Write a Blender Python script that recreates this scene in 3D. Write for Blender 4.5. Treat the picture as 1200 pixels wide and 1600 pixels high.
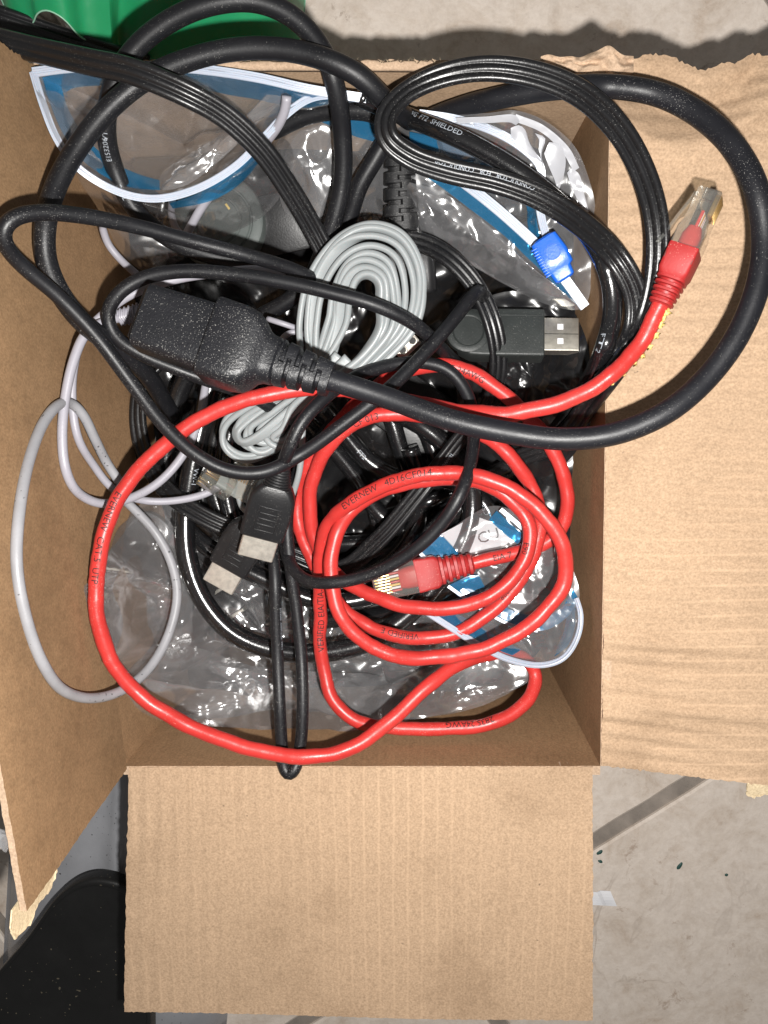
import bpy, bmesh, math, random
import numpy as np
from mathutils import Vector, Matrix, Quaternion, noise
random.seed(7); rng = np.random.RandomState(7)
for o in list(bpy.data.objects): bpy.data.objects.remove(o)
SC = bpy.context.scene
COL = SC.collection
# ------------------------------------------------------------------ camera
# lengths below are millimetres; h is the height above the box rim; the floor is FLOOR below the rim
FLOOR = 120.0
CAMH = 250.0
F = 1202.0                       # focal length in photo pixels (1600 high)
NAD = (670.0, 655.0)             # where straight down falls in the photo
dn = Vector(((NAD[0]-600)/F, -(NAD[1]-800)/F, -1)).normalized()
CQ = dn.rotation_difference(Vector((0, 0, -1)))
CAM = Vector((0, 0, FLOOR+CAMH))
cd = bpy.data.cameras.new('camera'); cam = bpy.data.objects.new('camera', cd); COL.objects.link(cam)
cd.sensor_fit = 'VERTICAL'; cd.sensor_height = 36; cd.sensor_width = 27
cd.lens = 36*F/1600; cd.clip_start = 0.01; cd.clip_end = 20
cam.rotation_mode = 'QUATERNION'; cam.rotation_quaternion = CQ
cam.location = CAM*0.001
SC.camera = cam
# ------------------------------------------------------------------ light: the phone's flash beside the lens, dim room light
w = bpy.data.worlds.new('World'); SC.world = w; w.use_nodes = True
bg = w.node_tree.nodes['Background']; bg.inputs[0].default_value = (1.0, 0.97, 0.94, 1); bg.inputs[1].default_value = 0.12
fl = bpy.data.lights.new('flash', 'POINT'); fl.energy = 6.0; fl.shadow_soft_size = 0.0032; fl.color = (1.0, 0.975, 0.94)
fo = bpy.data.objects.new('flash', fl); COL.objects.link(fo)
fo.location = (CAM + Vector((14, -22, 2)))*0.001
SC.view_settings.view_transform = 'Standard'
SC.view_settings.look = 'None'
SC.view_settings.exposure = 0.0; SC.view_settings.gamma = 1.0
SC.view_settings.use_curve_mapping = False
SC.render.engine = 'CYCLES'
SC.cycles.transparent_max_bounces = 24
SC.cycles.max_bounces = 10

def P(px, py, h=0.0):
    """a point of the place: on the sight line of a photo pixel, at height h above the rim (mm)"""
    d = CQ @ Vector(((px-600)/F, -(py-800)/F, -1))
    t = (h+FLOOR-CAM.z)/d.z
    return CAM + d*t
# ------------------------------------------------------------------ materials
MAT = {}
def newmat(name):
    m = bpy.data.materials.new(name); m.use_nodes = True; MAT[name] = m
    nt = m.node_tree; b = nt.nodes['Principled BSDF']
    return m, nt, b
def nd(nt, t, **kw):
    n = nt.nodes.new(t)
    for k, v in kw.items():
        if k in n.inputs: n.inputs[k].default_value = v
        else: setattr(n, k, v)
    return n
def ramp(nt, src, stops):
    r = nt.nodes.new('ShaderNodeValToRGB'); e = r.color_ramp.elements
    e[0].position, e[0].color = stops[0][0], (*stops[0][1], 1)
    e[1].position, e[1].color = stops[-1][0], (*stops[-1][1], 1)
    for p, c in stops[1:-1]:
        x = e.new(p); x.color = (*c, 1)
    nt.links.new(src, r.inputs[0]); return r
def coords(nt, scale=(1, 1, 1), rot=(0, 0, 0)):
    t = nt.nodes.new('ShaderNodeTexCoord'); m = nt.nodes.new('ShaderNodeMapping')
    m.inputs['Scale'].default_value = scale; m.inputs['Rotation'].default_value = rot
    nt.links.new(t.outputs['Object'], m.inputs[0]); return m.outputs[0]
def noise_n(nt, vec, scale, detail=4, rough=.6):
    n = nd(nt, 'ShaderNodeTexNoise', Scale=scale, Detail=detail, Roughness=rough)
    nt.links.new(vec, n.inputs['Vector']); return n
def mixc(nt, fac, a, b, mode='MIX'):
    m = nt.nodes.new('ShaderNodeMix'); m.data_type = 'RGBA'; m.blend_type = mode
    for s, v in ((0, fac), (6, a), (7, b)):
        if hasattr(v, 'links'): nt.links.new(v, m.inputs[s])
        elif isinstance(v, (int, float)): m.inputs[s].default_value = v
        else: m.inputs[s].default_value = (*v, 1)
    return m.outputs[2]
def bump(nt, b, src, dist, strength=1.0):
    n = nd(nt, 'ShaderNodeBump', Strength=strength, Distance=dist)
    nt.links.new(src, n.inputs['Height']); nt.links.new(n.outputs[0], b.inputs['Normal']); return n

def plastic(name, col, rough=.4, dust=0.0, dustcol=(.17, .166, .158), vary=.15, spec=.5, fine=.00004, dscale=3600, sub=0):
    m, nt, b = newmat(name)
    v = coords(nt)
    n = noise_n(nt, v, 60, 5)
    lo = tuple(c*(1-vary) for c in col); hi = tuple(min(1, c*(1+vary)) for c in col)
    c = ramp(nt, n.outputs[0], [(.3, lo), (.7, hi)]).outputs[0]
    if dust:
        n2 = noise_n(nt, v, dscale, 0, .4)
        n3 = noise_n(nt, v, 45, 3, .6)
        ad = nd(nt, 'ShaderNodeMath', operation='MULTIPLY_ADD'); ad.inputs[1].default_value = .30
        m0 = nd(nt, 'ShaderNodeMath', operation='MULTIPLY'); m0.inputs[1].default_value = .80; nt.links.new(n2.outputs[0], m0.inputs[0])
        nt.links.new(n3.outputs[0], ad.inputs[0]); nt.links.new(m0.outputs[0], ad.inputs[2])
        th = .800-.04*dust
        r = ramp(nt, ad.outputs[0], [(th, (0, 0, 0)), (th+.035, (1, 1, 1))])
        c = mixc(nt, r.outputs[0], c, dustcol)
    nt.links.new(c, b.inputs['Base Color'])
    rr = ramp(nt, n.outputs[0], [(.3, (rough*.85,)*3), (.7, (min(1, rough*1.2),)*3)])
    nt.links.new(rr.outputs[0], b.inputs['Roughness'])
    b.inputs['Specular IOR Level'].default_value = spec
    if sub:
        b.inputs['Subsurface Weight'].default_value = sub; b.inputs['Subsurface Scale'].default_value = .001
        b.inputs['Subsurface Radius'].default_value = (1, .4, .3)
    bump(nt, b, noise_n(nt, v, 1500, 2).outputs[0], fine)
    return m
plastic('rubber_black', (.008, .0082, .010), .44, dust=.9, spec=.40)
plastic('rubber_dusty', (.009, .0093, .012), .46, dust=.8, spec=.40)
plastic('pvc_black', (.009, .009, .010), .20, dust=.75, spec=.95)
plastic('ribbed_black', (.009, .009, .010), .32, dust=.8, spec=.5)
plastic('plug_black', (.012, .012, .013), .36, dust=.7, spec=.5)
plastic('connector_black', (.011, .0115, .014), .42, dust=1.9, spec=.42, fine=.00012, dscale=3000)
plastic('usb_grey', (.024, .028, .027), .5, dust=.9, fine=.00006)
plastic('puck_grey', (.10, .115, .11), .5, dust=1.2)
plastic('red_pvc', (.50, .034, .029), .37, vary=.16, dust=.25, dustcol=(.75, .3, .25), spec=.45, sub=.12)
plastic('red_boot', (.34, .018, .018), .52, vary=.12, dust=.4, dustcol=(.7, .3, .25), sub=.1)
plastic('grey_flat', (.27, .29, .295), .40, vary=.06, dust=.4, dustcol=(.25, .25, .25), sub=.1)
plastic('white_wire', (.34, .33, .37), .42, vary=.06, dust=.35, dustcol=(.12, .12, .12))
plastic('grey_wire', (.27, .27, .285), .45, vary=.16, dust=.5, dustcol=(.08, .08, .085), dscale=900)
plastic('zip_white', (.41, .45, .53), .30, vary=.03, sub=.2)
plastic('slider_blue', (.012, .12, .62), .30, vary=.08, sub=.15)
plastic('ink_white', (.34, .37, .41), .6)
plastic('ink_grey', (.16, .16, .16), .6)
plastic('ink_black', (.02, .008, .008), .6)
plastic('paper_white', (.80, .80, .83), .7)
plastic('latex_chip', (.75, .55, .18), .7, vary=.3)
plastic('appliance_grey', (.30, .305, .325), .30, vary=.10, dust=.05, dustcol=(.06, .06, .06), dscale=900)
plastic('appliance_black', (.007, .007, .007), .42, dust=.1, dustcol=(.10, .085, .06), dscale=700)
plastic('fleck_green', (.02, .07, .06), .6)
plastic('hole_dark', (.01, .01, .01), .6)
def metal(name, col, rough):
    m, nt, b = newmat(name); v = coords(nt)
    n = noise_n(nt, v, 500, 4)
    c = ramp(nt, n.outputs[0], [(.3, tuple(x*.75 for x in col)), (.65, col)])
    nt.links.new(c.outputs[0], b.inputs['Base Color'])
    b.inputs['Metallic'].default_value = 1; b.inputs['Roughness'].default_value = rough
    bump(nt, b, n.outputs[0], .00006)
    return m
metal('nickel', (.95, .91, .82), .52); metal('nickel_dull', (.62, .59, .52), .45); metal('gold_pin', (.8, .55, .22), .3); metal('chrome', (.75, .74, .72), .18)

def film(name, tint=(.93, .93, .93), diff=(.6, .6, .62), dfac=.08, gloss=.32, rough=.15, scale=34, bdist=.0005, edge=.40):
    """thin crinkled plastic film: mostly see-through, glossy, slightly milky"""
    m = bpy.data.materials.new(name); m.use_nodes = True; MAT[name] = m
    nt = m.node_tree; nt.nodes.clear()
    out = nt.nodes.new('ShaderNodeOutputMaterial')
    v = coords(nt)
    n1 = noise_n(nt, v, scale, 2, .45); n1.inputs['Distortion'].default_value = 1.6
    vo = nd(nt, 'ShaderNodeTexVoronoi', Scale=scale*.8, feature='DISTANCE_TO_EDGE')
    wv = noise_n(nt, v, scale*.8, 2)
    mx = nt.nodes.new('ShaderNodeMix'); mx.data_type = 'VECTOR'; mx.inputs[0].default_value = .02
    nt.links.new(v, mx.inputs[4]); nt.links.new(wv.outputs['Color'], mx.inputs[5]); nt.links.new(mx.outputs[1], vo.inputs['Vector'])
    mm = nd(nt, 'ShaderNodeMath', operation='MINIMUM'); mm.inputs[1].default_value = .12
    nt.links.new(vo.outputs['Distance'], mm.inputs[0])
    ad = nd(nt, 'ShaderNodeMath', operation='MULTIPLY_ADD'); ad.inputs[1].default_value = 2.2
    nt.links.new(mm.outputs[0], ad.inputs[0]); nt.links.new(n1.outputs[0], ad.inputs[2])
    bp = nd(nt, 'ShaderNodeBump', Strength=1.0, Distance=bdist); nt.links.new(ad.outputs[0], bp.inputs['Height'])
    tr = nt.nodes.new('ShaderNodeBsdfTransparent'); tr.inputs[0].default_value = (*tint, 1)
    gl = nt.nodes.new('ShaderNodeBsdfGlossy'); gl.inputs['Roughness'].default_value = rough; gl.inputs[0].default_value = (1, 1, 1, 1)
    di = nt.nodes.new('ShaderNodeBsdfDiffuse'); di.inputs[0].default_value = (*diff, 1)
    nt.links.new(bp.outputs[0], gl.inputs['Normal']); nt.links.new(bp.outputs[0], di.inputs['Normal'])
    lw = nt.nodes.new('ShaderNodeLayerWeight'); lw.inputs[0].default_value = .35; nt.links.new(bp.outputs[0], lw.inputs['Normal'])
    mr = nd(nt, 'ShaderNodeMapRange'); mr.inputs[3].default_value = gloss*.35; mr.inputs[4].default_value = edge
    nt.links.new(lw.outputs['Fresnel'], mr.inputs[0])
    m1 = nt.nodes.new('ShaderNodeMixShader'); m1.inputs[0].default_value = dfac
    nt.links.new(tr.outputs[0], m1.inputs[1]); nt.links.new(di.outputs[0], m1.inputs[2])
    m2 = nt.nodes.new('ShaderNodeMixShader'); nt.links.new(mr.outputs[0], m2.inputs[0])
    nt.links.new(m1.outputs[0], m2.inputs[1]); nt.links.new(gl.outputs[0], m2.inputs[2])
    nt.links.new(m2.outputs[0], out.inputs[0])
    return m
film('clear_film')
film('clear_film_crisp', gloss=.46, rough=.16, scale=34, bdist=.0005, dfac=.14)
film('clear_film_milky', dfac=.15, gloss=.40, rough=.16)
film('clear_film_bright', dfac=.20, gloss=.55, rough=.17, scale=34, bdist=.0006)
film('blue_film', tint=(.18, .46, .66), diff=(.03, .21, .42), dfac=.42, gloss=.22, rough=.2, scale=60)
film('clear_moulded', tint=(.95, .95, .92), diff=(.7, .7, .66), dfac=.08, gloss=.5, rough=.06, scale=60, bdist=.00005, edge=.7)
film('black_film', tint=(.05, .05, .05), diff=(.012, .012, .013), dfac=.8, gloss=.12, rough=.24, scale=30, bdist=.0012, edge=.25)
film('print_film', tint=(.8, .8, .8), diff=(.55, .56, .60), dfac=.72, gloss=.2, rough=.25)

def cardboard(name, base, axis, depth=.5, streak=.30):
    m, nt, b = newmat(name)
    sc = (1, 1, 1)
    v = coords(nt)
    fs = {'x': (480, 900, 900), 'y': (900, 480, 900), 'z': (900, 300, 300)}[axis]
    fib = noise_n(nt, coords(nt, fs), 1, 4, .65)
    clouds = noise_n(nt, v, 28, 5, .6)
    grain = noise_n(nt, v, 1400, 2)
    d = tuple(c*.88 for c in base); l = tuple(min(1, c*1.10) for c in base)
    c1 = ramp(nt, fib.outputs[0], [(.3, d), (.5, base), (.72, l)]).outputs[0]
    c2 = ramp(nt, clouds.outputs[0], [(.25, (.74, .72, .70)), (.5, (.96, .96, .96)), (.75, (1.0, 1.0, 1.0))]).outputs[0]
    c3 = ramp(nt, grain.outputs[0], [(.3, (.76, .74, .72)), (.66, (1.05, 1.05, 1.05))]).outputs[0]
    c = mixc(nt, 1.0, c1, c2, 'MULTIPLY'); c = mixc(nt, 1.0, c, c3, 'MULTIPLY')
    # washboard: faint lines where the flutes show through the liner
    ws = {'x': (0, 1, 0), 'y': (1, 0, 0), 'z': (1, 1, 0)}[axis]
    wv = nd(nt, 'ShaderNodeTexWave', Scale=62.0, Distortion=1.2, Detail=2.0); wv.inputs['Detail Scale'].default_value = .5
    wv.wave_type = 'BANDS'; wv.bands_direction = {'x': 'Y', 'y': 'X', 'z': 'X'}[axis]
    nt.links.new(v, wv.inputs['Vector'])
    pat = noise_n(nt, v, 14, 3)
    pr = ramp(nt, pat.outputs[0], [(.42, (0, 0, 0)), (.68, (1, 1, 1))])
    wr = ramp(nt, wv.outputs['Color'], [(.90, (0, 0, 0)), (.99, (1, 1, 1))])
    ml = nd(nt, 'ShaderNodeMath', operation='MULTIPLY'); nt.links.new(pr.outputs[0], ml.inputs[0]); nt.links.new(wr.outputs[0], ml.inputs[1])
    ml2 = nd(nt, 'ShaderNodeMath', operation='MULTIPLY'); nt.links.new(ml.outputs[0], ml2.inputs[0]); ml2.inputs[1].default_value = streak
    c = mixc(nt, ml2.outputs[0], c, tuple(min(1, x*1.35) for x in base))
    # dark fibres and flecks
    sp = noise_n(nt, v, 520, 1, .3)
    sr = ramp(nt, sp.outputs[0], [(.80, (0, 0, 0)), (.86, (1, 1, 1))])
    c = mixc(nt, sr.outputs[0], c, tuple(x*.45 for x in base))
    nt.links.new(c, b.inputs['Base Color'])
    b.inputs['Roughness'].default_value = .82; b.inputs['Specular IOR Level'].default_value = .25
    bump(nt, b, fib.outputs[0], .00012*depth)
    return m
KRAFT = (.475, .33, .215)
cardboard('kraft_x', KRAFT, 'x', streak=.42); cardboard('kraft_y', KRAFT, 'y')
cardboard('kraft_wall_shade', (.315, .192, .102), 'z', streak=.15)  # same board as the flaps, darkened: shade inside the box put in the colour
cardboard('kraft_flap_shade', (.285, .175, .092), 'z', streak=.1)  # same board again, darker: the standing left flap's shade is in its colour
cardboard('kraft_pale', (.68, .55, .36), 'x', streak=0)
cardboard('kraft_edge', (.50, .36, .25), 'x', streak=0)

def tile_mat(name, k):
    m, nt, b = newmat(name); v = coords(nt)
    a = noise_n(nt, v, 38, 10, .74); a.inputs['Distortion'].default_value = .5
    g = noise_n(nt, v, 260, 4, .7)
    c = ramp(nt, a.outputs[0], [(.30, (.54*k, .43*k, .34*k)), (.43, (.70*k, .605*k, .52*k)), (.56, (.79*k, .70*k, .62*k)), (.70, (.66*k, .56*k, .475*k))]).outputs[0]
    c = mixc(nt, 1.0, c, ramp(nt, g.outputs[0], [(.3, (.88, .87, .86)), (.6, (1, 1, 1))]).outputs[0], 'MULTIPLY')
    pit = noise_n(nt, v, 75, 6, .75); pit.inputs['Distortion'].default_value = .3
    pr = ramp(nt, pit.outputs[0], [(.60, (0, 0, 0)), (.70, (1, 1, 1))])
    c = mixc(nt, pr.outputs[0], c, (.42, .33, .265))
    # thin veins
    vn = noise_n(nt, coords(nt, (1, .55, 1), (0, 0, .6)), 17, 4, .6); vn.inputs['Distortion'].default_value = 1.0
    vr = ramp(nt, vn.outputs[0], [(.485, (0, 0, 0)), (.5, (1, 1, 1)), (.515, (0, 0, 0))])
    vp = ramp(nt, noise_n(nt, v, 9, 2).outputs[0], [(.55, (0, 0, 0)), (.7, (.55, .55, .55))])
    c = mixc(nt, mixc(nt, 1.0, vr.outputs[0], vp.outputs[0], 'MULTIPLY'), c, (.27, .21, .165))
    nt.links.new(c, b.inputs['Base Color']); b.inputs['Roughness'].default_value = .5
    b.inputs['Specular IOR Level'].default_value = .35
    bump(nt, b, pit.outputs[0], .0004)
tile_mat('tile_stone', .90); tile_mat('tile_stone_lit', 1.10)  # second is a brighter copy: stronger light behind the box painted in
plastic('grout', (.25, .215, .185), .9, vary=.3, dust=.6, dustcol=(.08, .07, .06))
def green_mat():
    m, nt, b = newmat('green_plastic'); v = coords(nt)
    n = noise_n(nt, v, 12, 4)
    c = ramp(nt, n.outputs[0], [(.3, (.012, .25, .095)), (.7, (.028, .34, .145))])
    nt.links.new(c.outputs[0], b.inputs['Base Color']); b.inputs['Roughness'].default_value = .38
    b.inputs['Subsurface Weight'].default_value = .15; b.inputs['Subsurface Scale'].default_value = .002
    bump(nt, b, noise_n(nt, v, 60, 3).outputs[0], .0004)
green_mat()
plastic('green_rim', (.30, .55, .40), .35, vary=.1)
# ------------------------------------------------------------------ object helpers
ORG = {}
def link(o, parent, origin):
    COL.objects.link(o); ORG[o] = origin
    po = ORG[parent] if parent else Vector((0, 0, 0))
    o.location = (origin-po)*0.001
    if parent: o.parent = parent
    return o
def tag(o, label, cat, group=None):
    o['label'] = label; o['category'] = cat
    if group: o['group'] = group
    return o
def thing(name, label, cat, origin, group=None):
    o = bpy.data.objects.new(name, None); o.empty_display_size = .01
    link(o, None, Vector(origin)); return tag(o, label, cat, group)
def obj(name, V, Fc, mat, parent=None, smooth=True, origin=None, mats=None, fmat=None):
    V = [Vector(v) for v in V]
    if origin is None:
        if parent: origin = ORG[parent]
        else:
            A = np.array([tuple(v) for v in V]); origin = Vector((A[:, 0].mean(), A[:, 1].mean(), A[:, 2].min()))
    me = bpy.data.meshes.new(name)
    me.from_pydata([tuple((v-origin)*0.001) for v in V], [], Fc); me.validate(); me.update()
    if smooth: me.polygons.foreach_set('use_smooth', [True]*len(me.polygons))
    for mm in (mats or [mat]): me.materials.append(MAT[mm])
    if fmat: me.polygons.foreach_set('material_index', fmat)
    o = bpy.data.objects.new(name, me)
    return link(o, parent, origin)
def structure(o): o['kind'] = 'structure'; return o
class MB:
    def __init__(s): s.v = []; s.f = []
    def add(s, V, Fc):
        b = len(s.v); s.v += [Vector(v) for v in V]; s.f += [tuple(i+b for i in f) for f in Fc]; return s
    def grid(s, rows, close_u=False, close_v=False, cap0=False, cap1=False):
        n = len(rows); m = len(rows[0]); V = [p for r in rows for p in r]; Fc = []
        for i in range(n if close_u else n-1):
            for j in range(m if close_v else m-1):
                i2 = (i+1) % n; j2 = (j+1) % m
                Fc.append((i*m+j, i*m+j2, i2*m+j2, i2*m+j))
        if cap0: Fc.append(tuple(range(m-1, -1, -1)))
        if cap1: Fc.append(tuple((n-1)*m+j for j in range(m)))
        return s.add(V, Fc)
    def box(s, c, d, M=None, bev=0.0):
        """box with chamfered edges; centre c, size d, in the frame M"""
        bm = bmesh.new(); bmesh.ops.create_cube(bm, size=1)
        for v in bm.verts: v.co = Vector((v.co.x*d[0], v.co.y*d[1], v.co.z*d[2]))
        if bev: bmesh.ops.bevel(bm, geom=bm.edges[:], offset=bev, segments=2, affect='EDGES', profile=.6)
        V = [v.co+Vector(c) for v in bm.verts]; bm.verts.index_update()
        Fc = [tuple(v.index for v in f.verts) for f in bm.faces]; bm.free()
        if M is not None: V = [M @ v for v in V]
        return s.add(V, Fc)
    def make(s, name, mat, parent=None, smooth=True, **k): return obj(name, s.v, s.f, mat, parent, smooth, **k)
def autosmooth(o, ang=40):
    me = o.data; bm = bmesh.new(); bm.from_mesh(me)
    for e in bm.edges:
        if len(e.link_faces) == 2 and e.calc_face_angle(0) > math.radians(ang): e.smooth = False
    bm.to_mesh(me); bm.free(); return o
def frame(o, xdir, roll=0.0):
    """local frame: x along xdir, z towards the eye, then rolled about x"""
    x = Vector(xdir).normalized(); e = (CAM-Vector(o)).normalized(); z = (e-x*x.dot(e)).normalized(); y = z.cross(x)
    M = Matrix((x, y, z)).transposed().to_4x4(); M.translation = Vector(o)
    return M @ Matrix.Rotation(math.radians(roll), 4, 'X')
# ------------------------------------------------------------------ cables
CABLES = {}
class Path: pass
def catmull(pts, step):
    pts = [Vector(p) for p in pts]
    p = [2*pts[0]-pts[1]]+pts+[2*pts[-1]-pts[-2]]
    out = []
    for i in range(1, len(p)-2):
        p0, p1, p2, p3 = p[i-1:i+3]
        t0 = 0; t1 = t0+max(1e-3, (p1-p0).length)**.5; t2 = t1+max(1e-3, (p2-p1).length)**.5; t3 = t2+max(1e-3, (p3-p2).length)**.5
        n = max(2, int((p2-p1).length/1.0))
        for k in range(n):
            t = t1+(t2-t1)*k/n
            a1 = p0*((t1-t)/(t1-t0))+p1*((t-t0)/(t1-t0)); a2 = p1*((t2-t)/(t2-t1))+p2*((t-t1)/(t2-t1)); a3 = p2*((t3-t)/(t3-t2))+p3*((t-t2)/(t3-t2))
            b1 = a1*((t2-t)/(t2-t0))+a2*((t-t0)/(t2-t0)); b2 = a2*((t3-t)/(t3-t1))+a3*((t-t1)/(t3-t1))
            out.append(b1*((t2-t)/(t2-t1))+b2*((t-t1)/(t2-t1)))
    out.append(pts[-1])
    A = np.array([tuple(v) for v in out]); s = np.concatenate([[0], np.cumsum(np.linalg.norm(np.diff(A, axis=0), axis=1))])
    n = max(4, int(s[-1]/step)); q = np.linspace(0, s[-1], n+1)
    return np.stack([np.interp(q, s, A[:, k]) for k in range(3)], 1)
def route(key, pix, r, step=2.0, solve=True, world=None, rz=None):
    """register a cable route given as (pixel x, pixel y, height)"""
    c = Path(); c.r = r; c.rz = rz or r; c.pts = catmull(world if world else [P(*p) for p in pix], step); c.solve = solve
    CABLES[key] = c; return c
def settle(iters=24):
    """where two cables cross too closely move them apart along the line of sight, the upper one up, the lower one down"""
    ks = list(CABLES); X = np.concatenate([CABLES[k].pts for k in ks]); R = np.concatenate([np.full(len(CABLES[k].pts), CABLES[k].rz) for k in ks])
    cid = np.concatenate([np.full(len(CABLES[k].pts), i) for i, k in enumerate(ks)]); loc = np.concatenate([np.arange(len(CABLES[k].pts)) for k in ks])
    mob = np.concatenate([np.full(len(CABLES[k].pts), 1.0 if CABLES[k].solve else 0.0) for k in ks])
    st = np.concatenate([np.full(len(CABLES[k].pts), np.linalg.norm(CABLES[k].pts[1]-CABLES[k].pts[0])) for k in ks])
    eye = np.array(tuple(CAM)); ray = eye-X; ray /= np.linalg.norm(ray, axis=1)[:, None]
    base = X.copy(); off = np.zeros(len(X)); h0 = X[:, 2].copy()
    cell = 12.0
    low = np.full(len(X), -999.0)
    free = np.concatenate([np.full(len(CABLES[k].pts), k.startswith('avA')) for k in ks])
    for a_, b_, c_, d_ in SURF:
        M_ = 6; g_ = [[np.array(tuple((a_*(1-u)+b_*u)*(1-v)+(d_*(1-u)+c_*u)*v)) for u in np.linspace(0, 1, M_+1)] for v in np.linspace(0, 1, M_+1)]
        for p_ in range(M_):
            for q_ in range(M_):
                for t_ in ((g_[p_][q_], g_[p_][q_+1], g_[p_+1][q_+1]), (g_[p_][q_], g_[p_+1][q_+1], g_[p_+1][q_])):
                    e1, e2 = t_[1]-t_[0], t_[2]-t_[0]; d0 = -ray; h_ = np.cross(d0, e2); det = h_ @ e1
                    det = np.where(np.abs(det) < 1e-9, 1e-9, det); sv = eye-t_[0]; u_ = (h_ @ sv)/det; qv = np.cross(sv, e1); v_ = (d0 @ qv)/det; tt = (e2 @ qv)/det
                    hit = (u_ >= -.001) & (v_ >= -.001) & (u_+v_ <= 1.001) & (tt > 0)
                    nn = np.cross(e1, e2); nn /= np.linalg.norm(nn); cs = np.maximum(.22, np.abs(d0 @ nn))
                    req = np.linalg.norm(X-eye, axis=1)-(tt-(R+.7)/cs)
                    low = np.where(hit & ~free, np.maximum(low, req), low)
    for it in range(iters):
        X = base+ray*off[:, None]
        g = np.floor(X/cell).astype(int); d = {}
        for i, k in enumerate(map(tuple, g)): d.setdefault(k, []).append(i)
        push = np.zeros(len(X)); 
        for k, a in d.items():
            a = np.array(a); nb = []
            for dx in (-1, 0, 1):
                for dy in (-1, 0, 1):
                    for dz in (-1, 0, 1):
                        nb += d.get((k[0]+dx, k[1]+dy, k[2]+dz), [])
            nb = np.array(nb)
            D = X[a][:, None]-X[nb][None]; L = np.linalg.norm(D, axis=2); RR = (R[a][:, None]+R[nb][None])*1.02
            same = (cid[a][:, None] == cid[nb][None]) & (np.abs(loc[a][:, None]-loc[nb][None])*st[a][:, None] < 4*RR)
            ov = np.where(same, 0, np.maximum(0, RR-L))
            # the part along the line of sight that is still needed
            al = np.einsum('ijk,ik->ij', D, ray[a]); lat2 = np.maximum(0, L**2-al**2)
            need = np.where(ov > 0, np.sqrt(np.maximum(0, RR**2-lat2))-np.abs(al), 0)
            sg = np.where(h0[a][:, None] >= h0[nb][None], 1.0, -1.0)
            # shares: a fixed neighbour leaves all of the move to this one
            sh = np.where(mob[nb][None] > 0, .5, 1.0)
            pn = need*sg*sh
            up = pn.max(1); dw = pn.min(1)
            push[a] = np.maximum(up, 0)+np.minimum(dw, 0)
        push *= mob*.7
        off += push
        o = 0
        for k in ks:                                 # keep each cable a smooth curve
            n = len(CABLES[k].pts); s = off[o:o+n]
            for _ in range(3):
                t = s.copy(); t[1:-1] = .25*s[:-2]+.5*s[1:-1]+.25*s[2:]; s = t
            off[o:o+n] = s; o += n
        off = np.clip(off, -38, 38)
        X = base+ray*off[:, None]
        off = np.maximum(off, low)
    X = base+ray*off[:, None]; o = 0
    for k in ks:
        n = len(CABLES[k].pts); CABLES[k].pts = X[o:o+n]; o += n
def resample(A, step):
    s = np.concatenate([[0], np.cumsum(np.linalg.norm(np.diff(A, axis=0), axis=1))]); n = max(3, int(s[-1]/step)); q = np.linspace(0, s[-1], n+1)
    return np.stack([np.interp(q, s, A[:, k]) for k in range(3)], 1)
def smoothp(A, k=2):
    A = A.copy()
    for _ in range(k): A[1:-1] = .25*A[:-2]+.5*A[1:-1]+.25*A[2:]
    return A
def frames(A, roll=None):
    T = np.gradient(A, axis=0); T /= np.linalg.norm(T, axis=1)[:, None]
    E = np.array(tuple(CAM))-A; N = E-T*np.einsum('ij,ij->i', E, T)[:, None]
    N /= np.linalg.norm(N, axis=1)[:, None]
    B = np.cross(N, T)
    if roll is not None:
        a = np.interp(np.linspace(0, 1, len(A)), [r[0] for r in roll], [math.radians(r[1]) for r in roll])[:, None]
        N, B = N*np.cos(a)+B*np.sin(a), B*np.cos(a)-N*np.sin(a)
    return T, N, B
def ring(n, r): return [(r*math.cos(2*math.pi*k/n), r*math.sin(2*math.pi*k/n)) for k in range(n)]
def ribbed(nr=3, rr=1.25, pitch=2.3, web=.72):
    half = (nr-1)/2*pitch+rr; top = []
    n = 9*nr
    for k in range(n+1):
        u = -half+2*half*k/n
        t = web if abs(u) < half-rr*.7 else 0
        for q in range(nr):
            c = (q-(nr-1)/2)*pitch
            if abs(u-c) < rr: t = max(t, math.sqrt(rr*rr-(u-c)**2))
        top.append((u, t))
    return top+[(u, -t) for u, t in reversed(top[1:-1])]
def rrect(w, h, r, n=4):
    out = []
    for cx, cy, a in ((w/2-r, h/2-r, 0), (-w/2+r, h/2-r, 90), (-w/2+r, -h/2+r, 180), (w/2-r, -h/2+r, 270)):
        for k in range(n+1):
            t = math.radians(a+90*k/n); out.append((cx+r*math.cos(t), cy+r*math.sin(t)))
    return out
def sweep(name, A, prof, mat, parent=None, roll=None, wob=0.0, step=1.2, lump=None, **kw):
    A = smoothp(resample(A, step)); T, N, B = frames(A, roll); rows = []
    sd = random.random()*99
    for i in range(len(A)):
        f = 1+(wob*noise.noise(Vector((i*step*.16, sd, 0)))+wob*.7*noise.noise(Vector((i*step*.5, sd, 5))) if wob else 0)
        o = A[i]
        if lump:
            o = o+N[i]*lump*noise.noise(Vector((i*step*.11, sd, 9)))+B[i]*lump*noise.noise(Vector((i*step*.13, sd, 3)))
        rows.append([o+B[i]*(u*f)+N[i]*(v*f) for u, v in prof])
    mb = MB(); mb.grid(rows, close_v=True, cap0=True, cap1=True)
    return mb.make(name, mat, parent, **kw)
TXT = {}
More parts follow.
